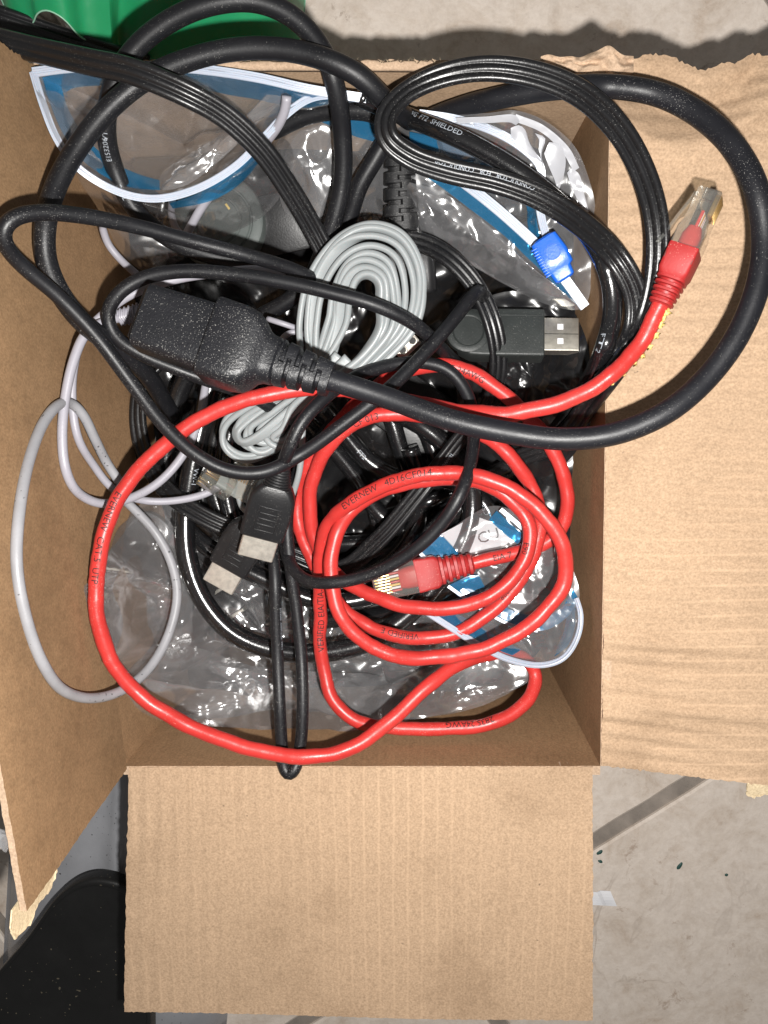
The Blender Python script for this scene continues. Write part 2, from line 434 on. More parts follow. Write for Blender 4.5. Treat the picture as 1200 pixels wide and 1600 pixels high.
def glyphs(text):
    if text not in TXT:
        cu = bpy.data.curves.new('t', 'FONT'); cu.body = text; cu.size = 1.0; cu.resolution_u = 2
        o = bpy.data.objects.new('t', cu); COL.objects.link(o)
        bpy.context.view_layer.update()
        dg = bpy.context.evaluated_depsgraph_get(); me = bpy.data.meshes.new_from_object(o.evaluated_get(dg))
        bm = bmesh.new(); bm.from_mesh(me); bmesh.ops.triangulate(bm, faces=bm.faces[:])
        for _ in range(3):
            le = [e for e in bm.edges if e.calc_length() > .16]
            if le: bmesh.ops.subdivide_edges(bm, edges=le, cuts=1); bmesh.ops.triangulate(bm, faces=bm.faces[:])
        bm.to_mesh(me); bm.free()
        V = [tuple(v.co) for v in me.vertices]; Fc = [tuple(p.vertices) for p in me.polygons]
        bpy.data.objects.remove(o); bpy.data.curves.remove(cu); bpy.data.meshes.remove(me); TXT[text] = (V, Fc)
    return TXT[text]
def nearest_s(A, px, py):
    """arc length on a path that stands nearest to a sight line"""
    d = np.array(tuple((P(px, py, -200)-P(px, py, 100)).normalized())); e = np.array(tuple(CAM)); X = A-e
    al = X @ d; D = np.linalg.norm(X-al[:, None]*d, axis=1)
    s = np.concatenate([[0], np.cumsum(np.linalg.norm(np.diff(A, axis=0), axis=1))]); return s[int(D.argmin())]
def lettering(parent, A, r, text, px, py, size, mat, flip=False, ang=0, stretch=1.0, rv=None):
    size *= 1.18
    """printing that follows a cable's round surface; starts where the cable passes pixel px, py"""
    A = smoothp(resample(A, 1.0)); s = np.concatenate([[0], np.cumsum(np.linalg.norm(np.diff(A, axis=0), axis=1))])
    T, N, B = frames(A); s0 = nearest_s(A, px, py); V, Fc = glyphs(text); out = []
    for x, y, _ in V:
        q = s0+(-1 if flip else 1)*x*size*stretch; a = math.radians(ang)+(-1 if flip else 1)*(y-.35)*size/r
        ip = lambda M: np.array([np.interp(q, s, M[:, k]) for k in range(3)])
        p, n, b, t = ip(A), ip(N), ip(B), ip(T)
        yv = np.cross(n, t)                       # up of the letters for text along +t
        rr = r+.06
        if rv: out.append(p+n*(rv+.06)+yv*(a*r))
        else: out.append(p+n*(rr*math.cos(a))+yv*(rr*math.sin(a)))
    return obj('printed_lettering', out, Fc, mat, parent, smooth=False)
def cable_obj(name, key, mat, label, cat, parent=None, prof=None, n=14, **kw):
    c = CABLES[key]
    o = sweep(name, c.pts, prof or ring(n, c.r), mat, parent, **kw)
    if parent is None: tag(o, label, cat)
    return o
# ------------------------------------------------------------------ floor
def build_floor():
    a = P(920, 1322, -FLOOR); b = P(1090, 1217, -FLOOR); d = (b-a); d.z = 0; d.normalize(); n = Vector((-d.y, d.x, 0))
    g = 7.6; size = 250.0
    base = [a+d*x+n*y+Vector((0, 0, -2.2)) for x, y in ((-900, -900), (900, -900), (900, 900), (-900, 900))]
    fl = structure(obj('floor', base, [(0, 1, 2, 3)], 'grout', smooth=False))
    for i in range(-4, 4):
        for j in range(-3, 4):
            # the photo's joint runs along d between rows j = -1 and j = 0
            x0 = i*size+{-1: -90, 0: -30, 1: 40}.get(j, 70*j); y0 = j*size+g/2; s = size-g
            rows = []; 
            def rag(k): return .5*noise.noise(Vector((k*.21, i*7.7, j*3.1)))
            ring0 = []; ring1 = []; ring2 = []; m = 60
            for e in range(4):
                for k in range(m):
                    t = k/m*s
                    x, y = ((t, 0), (s, t), (s-t, s), (0, s-t))[e]
                    jx, jy = rag(e*m+k), rag(e*m+k+500)
                    for R_, ins, z in ((ring0, 0, -2.4), (ring1, .1, -.9), (ring2, 1.2, 0)):
                        xx = min(max(x, ins), s-ins)+jx; yy = min(max(y, ins), s-ins)+jy
                        R_.append(a+d*(x0+xx)+n*(y0+yy)+Vector((0, 0, z)))
            mb = MB(); mb.grid([ring0, ring1, ring2], close_v=True)
            mb.add(ring2, [tuple(range(len(ring2)))])
            mb.make('floor_tile', 'tile_stone_lit' if j > 0 else 'tile_stone', fl, smooth=False)  # rows behind the box take the copy with brighter light in its colour
    return fl
floor = build_floor()
# ------------------------------------------------------------------ the cardboard box
TL, TR, BR, BL = P(55, 112), P(953, 112), P(938, 1197), P(192, 1197)
print('RIM', [tuple(round(c, 1) for c in v) for v in (TL, TR, BR, BL)])
CEN = (TL+TR+BR+BL)/4
TH = 3.2
UPV = Vector((0, 0, 1))
box = thing('cardboard_box', 'open brown corrugated cardboard box full of tangled cables', 'box', (CEN.x, CEN.y, 0))
def panel(name, c00, c10, c11, c01, mat, nu, nv, thick, disp=None, jit=(0, 0, 0, 0), parent=box, edge=None):
    """a sheet of board: the given corners span its seen face, its back lies thick behind (against cross(u, v))"""
    c00, c10, c11, c01 = map(Vector, (c00, c10, c11, c01))
    nrm = (c10-c00).cross(c01-c00).normalized(); front = []; back = []; sd = random.random()*50
    for j in range(nv+1):
        v = j/nv; r = []; rb = []
        for i in range(nu+1):
            u = i/nu; p = (c00*(1-u)+c10*u)*(1-v)+(c01*(1-u)+c11*u)*v
            du = (c10-c00).normalized(); dv = (c01-c00).normalized()
            if i == 0: p = p+du*jit[0]*noise.noise(Vector((j*.9, sd, 1)))
            if i == nu: p = p+du*jit[1]*noise.noise(Vector((j*.9, sd, 2)))
            if j == 0: p = p+dv*jit[2]*noise.noise(Vector((i*.9, sd, 3)))
            if j == nv: p = p+dv*jit[3]*noise.noise(Vector((i*.9, sd, 4)))
            if edge and v > .9: p = p+dv*edge(u)*(v-.9)*10
            q = nrm*(disp(u, v) if disp else 0)
            r.append(p+q); rb.append(p+q-nrm*thick)
        front.append(r); back.append(rb)
    mb = MB(); mb.grid(front); m = nu+1; nf = len(mb.v)
    mb.add([p for r in back for p in r], [tuple(reversed(f)) for f in list(mb.f)])
    per = [(0, i) for i in range(nu)]+[(j, nu) for j in range(nv)]+[(nv, i) for i in range(nu, 0, -1)]+[(j, 0) for j in range(nv, 0, -1)]
    idx = [j*m+i for j, i in per]
    fm = [0]*len(mb.f)
    for k in range(len(idx)):
        a, b = idx[k], idx[(k+1) % len(idx)]; mb.f.append((b, a, a+nf, b+nf)); fm.append(1)
    o = obj(name, mb.v, mb.f, None, parent, mats=[mat, 'kraft_edge'], fmat=fm)
    return autosmooth(o, 50)
dz = Vector((0, 0, -FLOOR+TH+.4))
inx = lambda v, k: Vector(v)+(CEN-Vector(v)).normalized()*k
bTL, bTR, bBR, bBL = [inx(v, 6)+dz for v in (TL, TR, BR, BL)]
bow = lambda a: (lambda u, v: a*math.sin(math.pi*u)*math.sin(math.pi*min(1, v*1.2)))
# walls: the seen face is the inner one, the board's thickness goes outward
panel('wall', bTR, bBR, BR, TR, 'kraft_wall_shade', 60, 30, TH, bow(1.0), jit=(0, 0, 0, .3))
panel('wall', bBR, bBL, BL, BR, 'kraft_wall_shade', 50, 30, TH, bow(.8), jit=(0, 0, 0, .3))
panel('wall', bBL, bTL, TL, BL, 'kraft_wall_shade', 60, 30, TH, bow(1.0), jit=(0, 0, 0, .3))
panel('wall', bTL, bTR, TR+Vector((0, 0, .5)), TL+Vector((0, 0, .5)), 'kraft_x', 160, 30, TH, bow(.8), jit=(0, 0, 0, 1.3))
panel('bottom_panel', bBL+Vector((0, 0, 0)), bBR, bTR, bTL, 'kraft_x', 20, 30, TH)
# front flap, folded out almost flat
fx = (BR-BL).normalized()
fd = Vector((fx.y, -fx.x, 0))
FL_, FR_ = P(193, 1583, -5.5), P(927, 1597, -5.5)
def fl_front(u, v): return .15*math.sin(u*150/5.2*2*math.pi+.8*noise.noise(Vector((u*9, v*1.5, 4))))*max(0, .45+1.1*noise.noise(Vector((u*3, v*2, 3))))-2.0*math.exp(-v*14)*0+1.2*noise.noise(Vector((u*2.2, v*1.6, 7)))*v
panel('flap', FL_, FR_, BR+Vector((-2.6, -.25, .3)), BL+Vector((2.2, -.25, .3)), 'kraft_y', 240, 60, TH,
      lambda u, v: fl_front(u, 1-v), jit=(.55, .55, .35, .35))
# right flap, folded out, its far end torn away
def fl_right(u, v):
    a = .38*math.sin(v*225/5.4*2*math.pi+1.2*math.sin(u*2)+.9*noise.noise(Vector((u*1.5, v*9, 2))))*max(.1, .65+.9*noise.noise(Vector((u*2, v*4, 13))))
    for c, s, am in ((.085, .06, 1.2), (.15, .05, -.7), (.19, .05, 1.1), (.93, .10, 2.4), (.985, .05, -2.5)):
        a += am*math.exp(-((v-c-.03*u)/.012 if c < .5 else (v-c+.05*math.sin(u*5))/.02)**2)
    return a+1.5*noise.noise(Vector((u*2, v*2.5, 17)))*u
RR0, RR1 = P(1330, 1243, -2.5), P(1330, 66, 1.0)
panel('flap', BR+Vector((.25, .4, .35)), RR0, RR1, TR+Vector((.25, 2.5, .35)), 'kraft_x', 90, 260, TH, fl_right, jit=(.35, .4, .8, 1.0), edge=lambda u: -3.5*math.exp(-((u-.38)/.12)**2)+1.5*math.sin(u*9)-1.0*noise.noise(Vector((u*14, 3, 3))))
# left flap, standing up and leaning
LB, LT = P(31, 1424, 76), P(-255, -95, 70)
def fl_left(u, v): return 1.4*noise.noise(Vector((u*3, v*2, 27)))*v+.8*math.sin(math.pi*u)
lf = panel('flap', TL+Vector((-.25, .5, .3)), BL+Vector((-.25, -.8, .3)), LB, LT, 'kraft_flap_shade', 220, 80, 1.9, fl_left, jit=(.9, .35, 0, .35))
# the pale torn liner hanging from the left flap's end, and a torn scrap on the right flap's end
def ragged(name, pts, mat, th, seed, parent=box, amp=1.0, ragfrom=None):
    P3 = [Vector(p) for p in pts]; out = []
    for k in range(len(P3)):
        a, b = P3[k], P3[(k+1) % len(P3)]; m = max(2, int((b-a).length/.7))
        for q in range(m):
            p = a.lerp(b, q/m)
            if ragfrom and k in ragfrom: p = p+Vector((noise.noise(Vector((q*.5, seed, k)))+.5*noise.noise(Vector((q*1.7, seed, k))), noise.noise(Vector((q*.6, seed+9, k))), noise.noise(Vector((q*.4, seed+5, k)))*.6))*amp
            out.append(p)
    n = (P3[1]-P3[0]).cross(P3[2]-P3[0]).normalized(); e = (CAM-P3[0]); n = n if n.dot(e) > 0 else -n
    N = len(out); V = out+[p-n*th for p in out]
    Fc = [tuple(range(N)), tuple(range(2*N-1, N-1, -1))]+[(k, (k+1) % N, N+(k+1) % N, N+k) for k in range(N)]
    return obj(name, V, Fc, mat, parent, smooth=False)
le = (LB-BL); lo = (BL-TL).normalized(); lo = (lo-le.normalized()*lo.dot(le.normalized())).normalized(); ln = le.cross(lo).normalized(); ln = ln if ln.dot(CAM-LB) > 0 else -ln
ragged('torn_liner', [BL+le*a+lo*b-ln*.9 for a, b in ((.69, -1.5), (.70, 4.5), (.78, 6.5), (.86, 5.5), (.93, 7.5), (1.03, 6), (1.045, 2), (1.02, -1.5))], 'kraft_pale', .4, 4, amp=.55, ragfrom=(1, 2, 3, 4, 5))
ragged('torn_liner', [P(1168, 1222, -6), P(1166, 1242, -7), P(1176, 1247, -7), P(1215, 1238, -7), P(1215, 1226, -6)], 'kraft_pale', .5, 8, amp=.8, ragfrom=(0, 1, 2))
ragged('tape_scrap', [P(-8, 1296, 75.5), P(6, 1298, 75), P(15, 1316, 74), P(10, 1332, 75), P(-2, 1326, 76.5)], 'clear_film_milky', .3, 12, amp=.6, ragfrom=(0, 1, 2, 3))
# torn board along the back rim, where that flap was ripped off
def torn_strip(pix, wide, seed, mat='kraft_edge', name='torn_edge'):
    A = catmull([P(*p) for p in pix], 1.0); V = []; Fc = []; n = len(A)
    for i in range(n):
        w = wide*(.6+.9*abs(noise.noise(Vector((i*.12, seed, 0))))+.5*noise.noise(Vector((i*.8, seed, 1))))
        up = .6+1.0*noise.noise(Vector((i*.23, seed, 2)))
        for k, (dy, dz_) in enumerate(((-1.2, -1.0), (-.9, .35+.3*up), (.6*w, .8+up), (w*1.25, .25+up*.6), (w*.9, -.9))):
            V.append(A[i]+np.array((0, dy, dz_)))
    for i in range(n-1):
        for k in range(5): Fc.append((i*5+k, i*5+(k+1) % 5, (i+1)*5+(k+1) % 5, (i+1)*5+k))
    return obj(name, V, Fc, mat, box)
torn_strip([(60, 110, 1.4), (200, 107, 1.4), (400, 104, 1.5), (560, 104, 1.5), (700, 105, 1.5), (850, 107, 1.5), (930, 108, 1.5)], 1.6, 3)
def crumple(pix, seed):
    # a curl of torn paper standing at the back right corner
    rows = []
    for j in range(15):
        v = j/14; r = []
        for i in range(40):
            u = i/39; px = pix[0]+(pix[2]-pix[0])*u; py = pix[1]+(pix[3]-pix[1])*v
            py -= 14*math.exp(-((u-.70)/.16)**2)*(1-v)+6*noise.noise(Vector((u*6, seed, 0)))*(1-v)
            h = 2.5+6*math.exp(-((u-.72)/.15)**2)*(1-v*.6)+3.2*noise.noise(Vector((u*5, v*3, seed)))+1.5*noise.noise(Vector((u*14, v*6, seed)))
            r.append(P(px, py, h))
        rows.append(r)
    mb = MB(); mb.grid(rows); V = mb.v; n = len(V)
    V2 = V+[p-Vector((0, 0, .6)) for p in V]; Fc = list(mb.f)+[tuple(i+n for i in reversed(f)) for f in mb.f]
    return obj('torn_paper', V2, Fc, 'kraft_edge', box)
crumple((845, 88, 990, 118), 5)
# loose paper fibres along the torn rim
fb = MB()
for k in range(260):
    px = random.uniform(330, 900); a = P(px, 103+random.uniform(-1, 1), 1.8); d = Vector((random.uniform(-.8, .8), random.uniform(.2, 1.0), random.uniform(0, .8)))*random.uniform(.8, 2.6)
    wv = Vector((.07, 0, 0)); m_ = a+d*.5+Vector((random.uniform(-.3, .3), 0, .2))
    fb.add([a-wv, a+wv, m_+wv*.6, m_-wv*.6, a+d], [(0, 1, 2, 3), (3, 2, 4)])
fbo = fb.make('paper_fibres', 'kraft_pale', box); fbo['kind'] = 'stuff'
# ------------------------------------------------------------------ things around the box
def build_green():
    t = thing('green_plastic_bag', 'crumpled green plastic bag with wavy pale edges lying on the floor behind the box', 'plastic bag', P(260, 40, -FLOOR))
    def sheet(name, low, top, seed, amp, parent=t):
        A = resample(catmull([P(*p) for p in low], 1.5), 1.5); B = catmull([P(*p) for p in top], 1.5)
        n = len(A); B = resample(B, 1.0); B = B[np.linspace(0, len(B)-1, n).astype(int)]
        rows = []
        for j in range(36):
            v = j/35; r = []
            for i in range(n):
                p = A[i]*(1-v)+B[i]*v; q = Vector((p[0]*.02, p[1]*.02, seed))
                r.append(Vector(p)+Vector((0, 0, amp*v*(1-.3*v)*noise.noise(q)*2+amp*.6*v*noise.noise(q*2.7)+9*math.sin(math.pi*v))))
            rows.append(r)
        mb = MB(); mb.grid(rows); V = mb.v; m = len(V); Fc = mb.f
        V2 = V+[p-Vector((0, 0, .5)) for p in V]
        o = obj(name, V2, list(Fc)+[tuple(k+m for k in reversed(f)) for f in Fc], 'green_plastic', parent)
        sweep('edge', A, ring(6, .3), 'green_rim', o, step=1.5)
        return o
    sheet('film', [(-40, -70, -42), (0, -5, -38), (14, 22, -36), (32, 36, -36), (46, 40, -36), (53, 34, -34), (57, 22, -30), (70, 15, -28), (86, 20, -28), (103, 32, -30), (116, 48, -34), (132, 62, -40), (150, 66, -42), (175, 74, -46)],
          [(0, -220, -32), (60, -230, -12), (120, -220, -22), (200, -220, -32)], 3, 4)
    sheet('film', [(135, -60, -34), (138, 0, -36), (143, 25, -38), (150, 48, -42), (172, 73, -48), (190, 92, -62), (240, 120, -67), (330, 125, -69), (420, 122, -69), (460, 80, -71), (474, 30, -74), (478, -40, -76)],
          [(160, -200, -32), (260, -230, -17), (340, -230, -17), (440, -200, -42)], 9, 9)
    return t
build_green()
# a chrome leg that stands behind the box
def leg():
    b = P(92, 62, -FLOOR); mb = MB(); rows = []
    prof = [(0, 7.5), (3, 7.5), (4, 6.6), (58, 6.4), (60, 6.0)]
    for z, r in prof: rows.append([Vector((b.x+r*math.cos(a), b.y+r*math.sin(a), z)) for a in [2*math.pi*k/28 for k in range(28)]])
    mb.grid(rows, close_v=True, cap0=True, cap1=True)
    tag(autosmooth(mb.make('chair_leg', 'chrome')), 'shiny metal leg half hidden behind the green plastic', 'chair leg')
leg()
def build_appliance():
    t = thing('floor_appliance', 'grey and black plastic appliance on the floor beside the left flap', 'appliance', P(120, 1420, -FLOOR))
    # grey shell: a long rounded hull, its back sunk towards the box
    a, b = P(150, 1120, -70), P(110, 1700, -70); ax = (b-a); ax.z = 0; L = ax.length; ax.normalize(); sd = Vector((-ax.y, ax.x, 0))
    rows = []
    for i in range(50):
        u = i/49; r = []
        for j in range(41):
            v = j/40*2-1; wdt = 62
            z = 36*(max(0, 1-abs(v)**2.6))**.55*(max(0, 1-abs(2*u-1)**8))**.5
            # raised ridge with a crease, like the fold the light catches
            z += 6.0*math.exp(-((v-.19)/.11)**2)-6*math.exp(-((v-.36)/.07)**2)-10*max(0, -v)**1.3
            z = max(0, z)*(1 if abs(v) < 1 else 0)
            p = a+ax*(u*L)+sd*(v*wdt); r.append(Vector((p.x, p.y, z)))
        rows.append(r)
    mb = MB(); mb.grid(rows); mb.make('body', 'appliance_grey', t)
    # black rounded cover
    out = [(215, 1396), (195, 1384), (170, 1376), (142, 1374), (118, 1381), (98, 1394), (80, 1412), (40, 1468), (0, 1515), (-50, 1575), (-60, 1680), (60, 1760), (215, 1760), (235, 1600)]
    A = catmull([P(x, y, -66) for x, y in out]+[P(215, 1396, -66)], 2.0)[:-1]; c = A.mean(0); rows = []
    for k, z in ((1.0, -7), (1.0, -2), (.992, -.6), (.975, 0), (.955, -.2), (.945, -1.1), (.93, -1.3), (.6, -1.0), (.3, -.6), (.05, -.4)):
        rows.append([Vector(c+(p-c)*k+np.array((0, 0, z))) for p in A])
    mb = MB(); mb.grid(rows, close_v=True, cap1=True); autosmooth(mb.make('cover', 'appliance_black', t), 60)
build_appliance()
def scrap():
    rows = []
    for j in range(6):
        r = []
        for i in range(16):
            u = i/15; v = j/5
            r.append(P(880+80*u+4*v-6*(u > .7)*(1-v), 1392+20*v+4*u-3*(u > .78)*(1-v), -FLOOR+.8+.9*math.sin(math.pi*v)*(.7+.3*math.sin(u*9))+(.8 if u > .75 else 0)))
        rows.append(r)
    mb = MB(); mb.grid(rows); V = mb.v; n = len(V)
    o = obj('paper_scrap', V+[p-Vector((0, 0, .4)) for p in V], list(mb.f)+[tuple(i+n for i in reversed(f)) for f in mb.f], 'paper_white', smooth=False)
    tag(o, 'small white rolled paper scrap on the floor tile beside the front flap', 'paper scrap')
scrap()
for (x, y, w_, h_, rot, lab) in ((1062, 1353, 2.3, 1.0, 60, 'dark green fleck out on the open floor tile'), (937, 1332, 1.8, 1.0, 40, 'dark green fleck beside the grout joint'),
                           (938, 1346, 1.3, .8, -30, 'tiny green fleck just below another by the front flap'), (1135, 1367, .9, .8, 0, 'tiny dark crumb alone on the floor tile')):
    c = P(x, y, -FLOOR+.05); V = []; n = 12
    for k in range(n):
        a = 2*math.pi*k/n; q = 1+.45*noise.noise(Vector((k*.9, x, 0))); p = Matrix.Rotation(math.radians(rot), 3, 'Z') @ Vector((w_*q*math.cos(a), h_*q*math.sin(a), 0)); V.append(c+p)
    top = [v.lerp(c, .4)+Vector((0, 0, .45)) for v in V]
    mb = MB(); mb.grid([V, top], close_v=True, cap1=True)
    tag(mb.make('fleck', 'fleck_green'), lab, 'fleck')
# ------------------------------------------------------------------ plastic films
def film_patch(name, outline, centre, mat, parent=None, amp=2.0, freq=.09, rings=44, seed=0, dome=0.0, ridge=1.0, inner=0.0, step=1.6, pw=1.0):
    pts = [P(*p) for p in outline]; A = catmull(pts+[pts[0], pts[1]], step)
    # keep one turn of the closed curve
    d = np.linalg.norm(A-np.array(tuple(pts[0])), axis=1); k = len(A)//2+int(d[len(A)//2:].argmin()); A = A[:k]
    c = np.array(tuple(P(*centre))); rows = []
    for j in range(rings+1):
        t = 1-(1-inner)*j/rings; r = []
        for i in range(len(A)):
            p = c+(A[i]-c)*t; p[2] = c[2]+(A[i][2]-c[2])*t**pw; q = Vector((p[0]*freq, p[1]*freq, seed))
            n1 = noise.noise(q); n2 = 1-abs(noise.noise(q*1.9+Vector((5, 2, 1))))*2; n3 = 1-abs(noise.noise(q*4.1+Vector((1, 7, 3))))*2
            e = min(1, (1-t)*5+.25) if inner == 0 else 1
            fo_ = 0
            for kk, (ang, per) in enumerate(((.4, 31.), (1.35, 23.), (2.2, 37.), (2.75, 17.))):
                w1 = (p[0]*math.cos(ang+seed)+p[1]*math.sin(ang+seed)+7*noise.noise(Vector((p[0]*.02, p[1]*.02, seed+kk))))/per+seed*.37
                fo_ += per*.055*abs((w1 % 1)*2-1)*max(0, .5+1.4*noise.noise(Vector((p[0]*.03, p[1]*.03, seed*2+kk*5))))
            z = amp*(n1*1.2+ridge*(.45*n2+.10*n3)+(fo_-1.2)*.8)*e+dome*(1-t*t)
            r.append(Vector((p[0], p[1], p[2]+z)))
        rows.append(r)
    mb = MB(); mb.grid(rows, close_v=True, cap1=(inner == 0))
    return mb.make(name, mat, parent)
def strip(name, A3, B3, mat, parent, amp=.5, rows_n=8, seed=0, freq=.12):
    """a band of film between two edges"""
    A = resample(catmull([P(*p) for p in A3], 1.2), 1.2); B = catmull([P(*p) for p in B3], 1.0); B = resample(B, .8); B = B[np.linspace(0, len(B)-1, len(A)).astype(int)]
    rows = []
    for j in range(rows_n+1):
        v = j/rows_n; r = []
        for i in range(len(A)):
            p = A[i]*(1-v)+B[i]*v; q = Vector((p[0]*freq, p[1]*freq, p[2]*freq+seed)); r.append(Vector(p)+Vector((0, 0, (amp*noise.noise(q)+amp*.6*(1-2*abs(noise.noise(q*2.3))))*(1 if j else .2))))
        rows.append(r)
    mb = MB(); mb.grid(rows); return mb.make(name, mat, parent)
def zipper(pts, parent, w_=2.7, roll=None, th=1.0):
    prof = [(-w_/2, -th/2), (w_/2, -th/2), (w_/2, th*.3), (w_*.30, th*.3), (w_*.27, th*.62), (w_*.05, th*.62), (w_*.02, th*.2), (-w_*.12, th*.2), (-w_*.15, th*.5), (-w_*.42, th*.5), (-w_/2, th*.25)]
    return autosmooth(sweep('zip_strip', catmull([P(*p) for p in pts], 1.2), prof, 'zip_white', parent, step=1.0, roll=roll), 35)

# black sheet added under the cables, in place of shade in the deep gaps
o = film_patch('black_bag_and_gap_shade', [(215, 250, -58), (420, 235, -60), (650, 232, -60), (850, 238, -55), (905, 330, -48), (905, 520, -42), (905, 760, -44), (868, 930, -54), (830, 1030, -66), (650, 1070, -70), (420, 1085, -68), (290, 1060, -70), (250, 880, -62), (215, 640, -58), (205, 420, -58)],
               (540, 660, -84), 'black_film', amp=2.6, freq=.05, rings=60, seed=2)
tag(o, 'crumpled black sheet standing in for the shade beneath the cables', 'plastic bag')
o = film_patch('black_bag_and_gap_shade', [(740, 470, -34), (800, 455, -34), (880, 470, -30), (912, 520, -24), (925, 600, -20), (915, 680, -22), (850, 745, -34), (780, 720, -44), (720, 640, -46), (715, 540, -42)],
               (830, 590, -36), 'black_film', amp=1.6, freq=.11, rings=40, seed=12)
tag(o, 'glossy wrinkled black plastic bag under the dark grey plug by the right wall', 'plastic bag')

# bag 1: zip bag gaping open at the back left corner
b1 = thing('zip_bag', 'clear zip bag with white and blue seal gaping open in the back left corner', 'zip bag', P(300, 220, -60))
back = [(52, 113, 6), (110, 106, 6.5), (200, 103, 6.5), (300, 107, 6), (400, 121, 5), (480, 139, 3.5), (545, 150, 2), (572, 154, 1)]
front = [(572, 154, 1), (530, 148, 1.5), (485, 153, 0), (450, 176, -2), (415, 212, -5), (370, 258, -8), (310, 294, -9), (250, 310, -8), (205, 306, -6), (160, 288, -3), (118, 258, 1), (88, 215, 4), (68, 165, 6), (52, 113, 6)]
mouth = back[:-1]+front[:-1]
zipper(back, b1, 2.7); zipper(front, b1, 2.4)
film_patch('film', mouth, (285, 222, -44), 'clear_film_milky', b1, amp=2.4, freq=.085, rings=50, seed=4, inner=0.0)
strip('blue_band', [(60, 122, 4)]+[(x, y+7, h-1.5) for x, y, h in back[1:-1]], [(88, 150, -2), (120, 138, -3), (210, 134, -4), (300, 139, -5), (390, 154, -5), (470, 168, -5), (530, 160, -3)], 'blue_film', b1, amp=.6)
strip('blue_band', [(66, 120, 4), (78, 160, 4), (98, 208, 2), (126, 248, -1), (166, 277, -5), (206, 293, -8), (250, 297, -10)], [(96, 135, 0), (104, 165, -1), (120, 195, -3), (146, 228, -6), (180, 255, -10), (215, 272, -13), (250, 282, -14)], 'blue_film', b1, amp=.5)
strip('blue_band', [(265, 318, -11), (310, 302, -12), (370, 266, -11), (418, 220, -8), (440, 195, -6)], [(270, 326, -15), (330, 314, -16), (372, 290, -16), (398, 262, -15), (418, 232, -13)], 'blue_film', b1, amp=.4)
film_patch('film', [(120, 265, -2), (205, 312, -8), (290, 312, -12), (380, 270, -12), (440, 215, -8), (460, 250, -18), (420, 330, -32), (330, 380, -40), (230, 425, -42), (195, 400, -38), (155, 330, -22)], (290, 340, -30), 'clear_film', b1, amp=1.6, freq=.12, rings=36, seed=14)
# folded inner flap of the same bag
film_patch('film', [(255, 268, -18), (330, 220, -14), (400, 165, -6), (425, 140, 0), (448, 150, -1), (415, 180, -6), (395, 200, -8), (350, 245, -13), (290, 290, -14), (250, 296, -14)], (335, 235, -13), 'clear_film_milky', b1, amp=.8, freq=.15, rings=24, seed=24)

# bag 2: zip bag with the blue slider
b2 = thing('zip_bag', 'clear zip bag with blue slider and white printed header against the back wall', 'zip bag', P(720, 320, -60))
film_patch('film', [(470, 205, -28), (530, 188, -24), (610, 186, -20), (700, 182, -12), (760, 178, -8), (805, 173, -4), (850, 188, -6), (895, 225, -10), (922, 285, -14), (931, 340, -18), (928, 400, -20), (918, 470, -22), (905, 484, -24), (860, 478, -28), (790, 445, -34), (720, 405, -36), (670, 375, -36), (600, 360, -40), (520, 350, -42), (445, 330, -42), (440, 260, -36)],
           (700, 300, -27), 'clear_film_crisp', b2, amp=2.1, freq=.08, rings=60, seed=31)
film_patch('film', [(640, 285, -20), (690, 300, -20), (760, 350, -20), (830, 415, -20), (900, 476, -21), (850, 474, -26), (780, 438, -30), (710, 398, -31), (662, 368, -31), (640, 330, -28)], (755, 385, -24), 'clear_film_crisp', b2, amp=1.5, freq=.085, rings=30, seed=36)
film_patch('film', [(440, 210, -26), (480, 190, -24), (520, 190, -25), (530, 250, -28), (520, 310, -34), (500, 340, -36), (455, 310, -36), (430, 260, -30)], (485, 262, -28), 'clear_film_crisp', b2, amp=1.6, freq=.075, rings=26, seed=39)
zipA = [(610, 212, -15), (650, 236, -15), (700, 268, -15), (750, 305, -15), (800, 347, -15), (850, 395, -15), (885, 440, -16), (914, 480, -17)]
zipper(zipA, b2, 3.3)
strip('blue_band', [(x-3, y+4, h-1) for x, y, h in zipA], [(590, 222, -19), (630, 252, -19), (680, 286, -19), (728, 322, -19), (780, 362, -19), (834, 412, -19), (872, 450, -19), (908, 482, -19)], 'blue_film', b2, amp=.4)
strip('blue_band', [(500, 190, -20), (540, 186, -19), (590, 192, -18), (610, 205, -17)], [(535, 205, -23), (560, 215, -23), (585, 222, -22), (596, 232, -21)], 'blue_film', b2, amp=.4)
zipB = [(655, 178, -10), (710, 186, -10), (765, 202, -9), (815, 230, -9), (845, 262, -10), (842, 310, -13), (848, 350, -14), (862, 392, -14)]
zipper(zipB, b2, 2.6)
strip('blue_band', [(640, 206, -16), (690, 216, -16), (740, 236, -16), (790, 262, -17), (836, 300, -17), (838, 340, -17), (846, 380, -17)], [(640, 228, -20), (690, 240, -20), (735, 262, -20), (780, 290, -20), (822, 320, -20), (824, 350, -20), (832, 385, -20)], 'blue_film', b2, amp=.4)
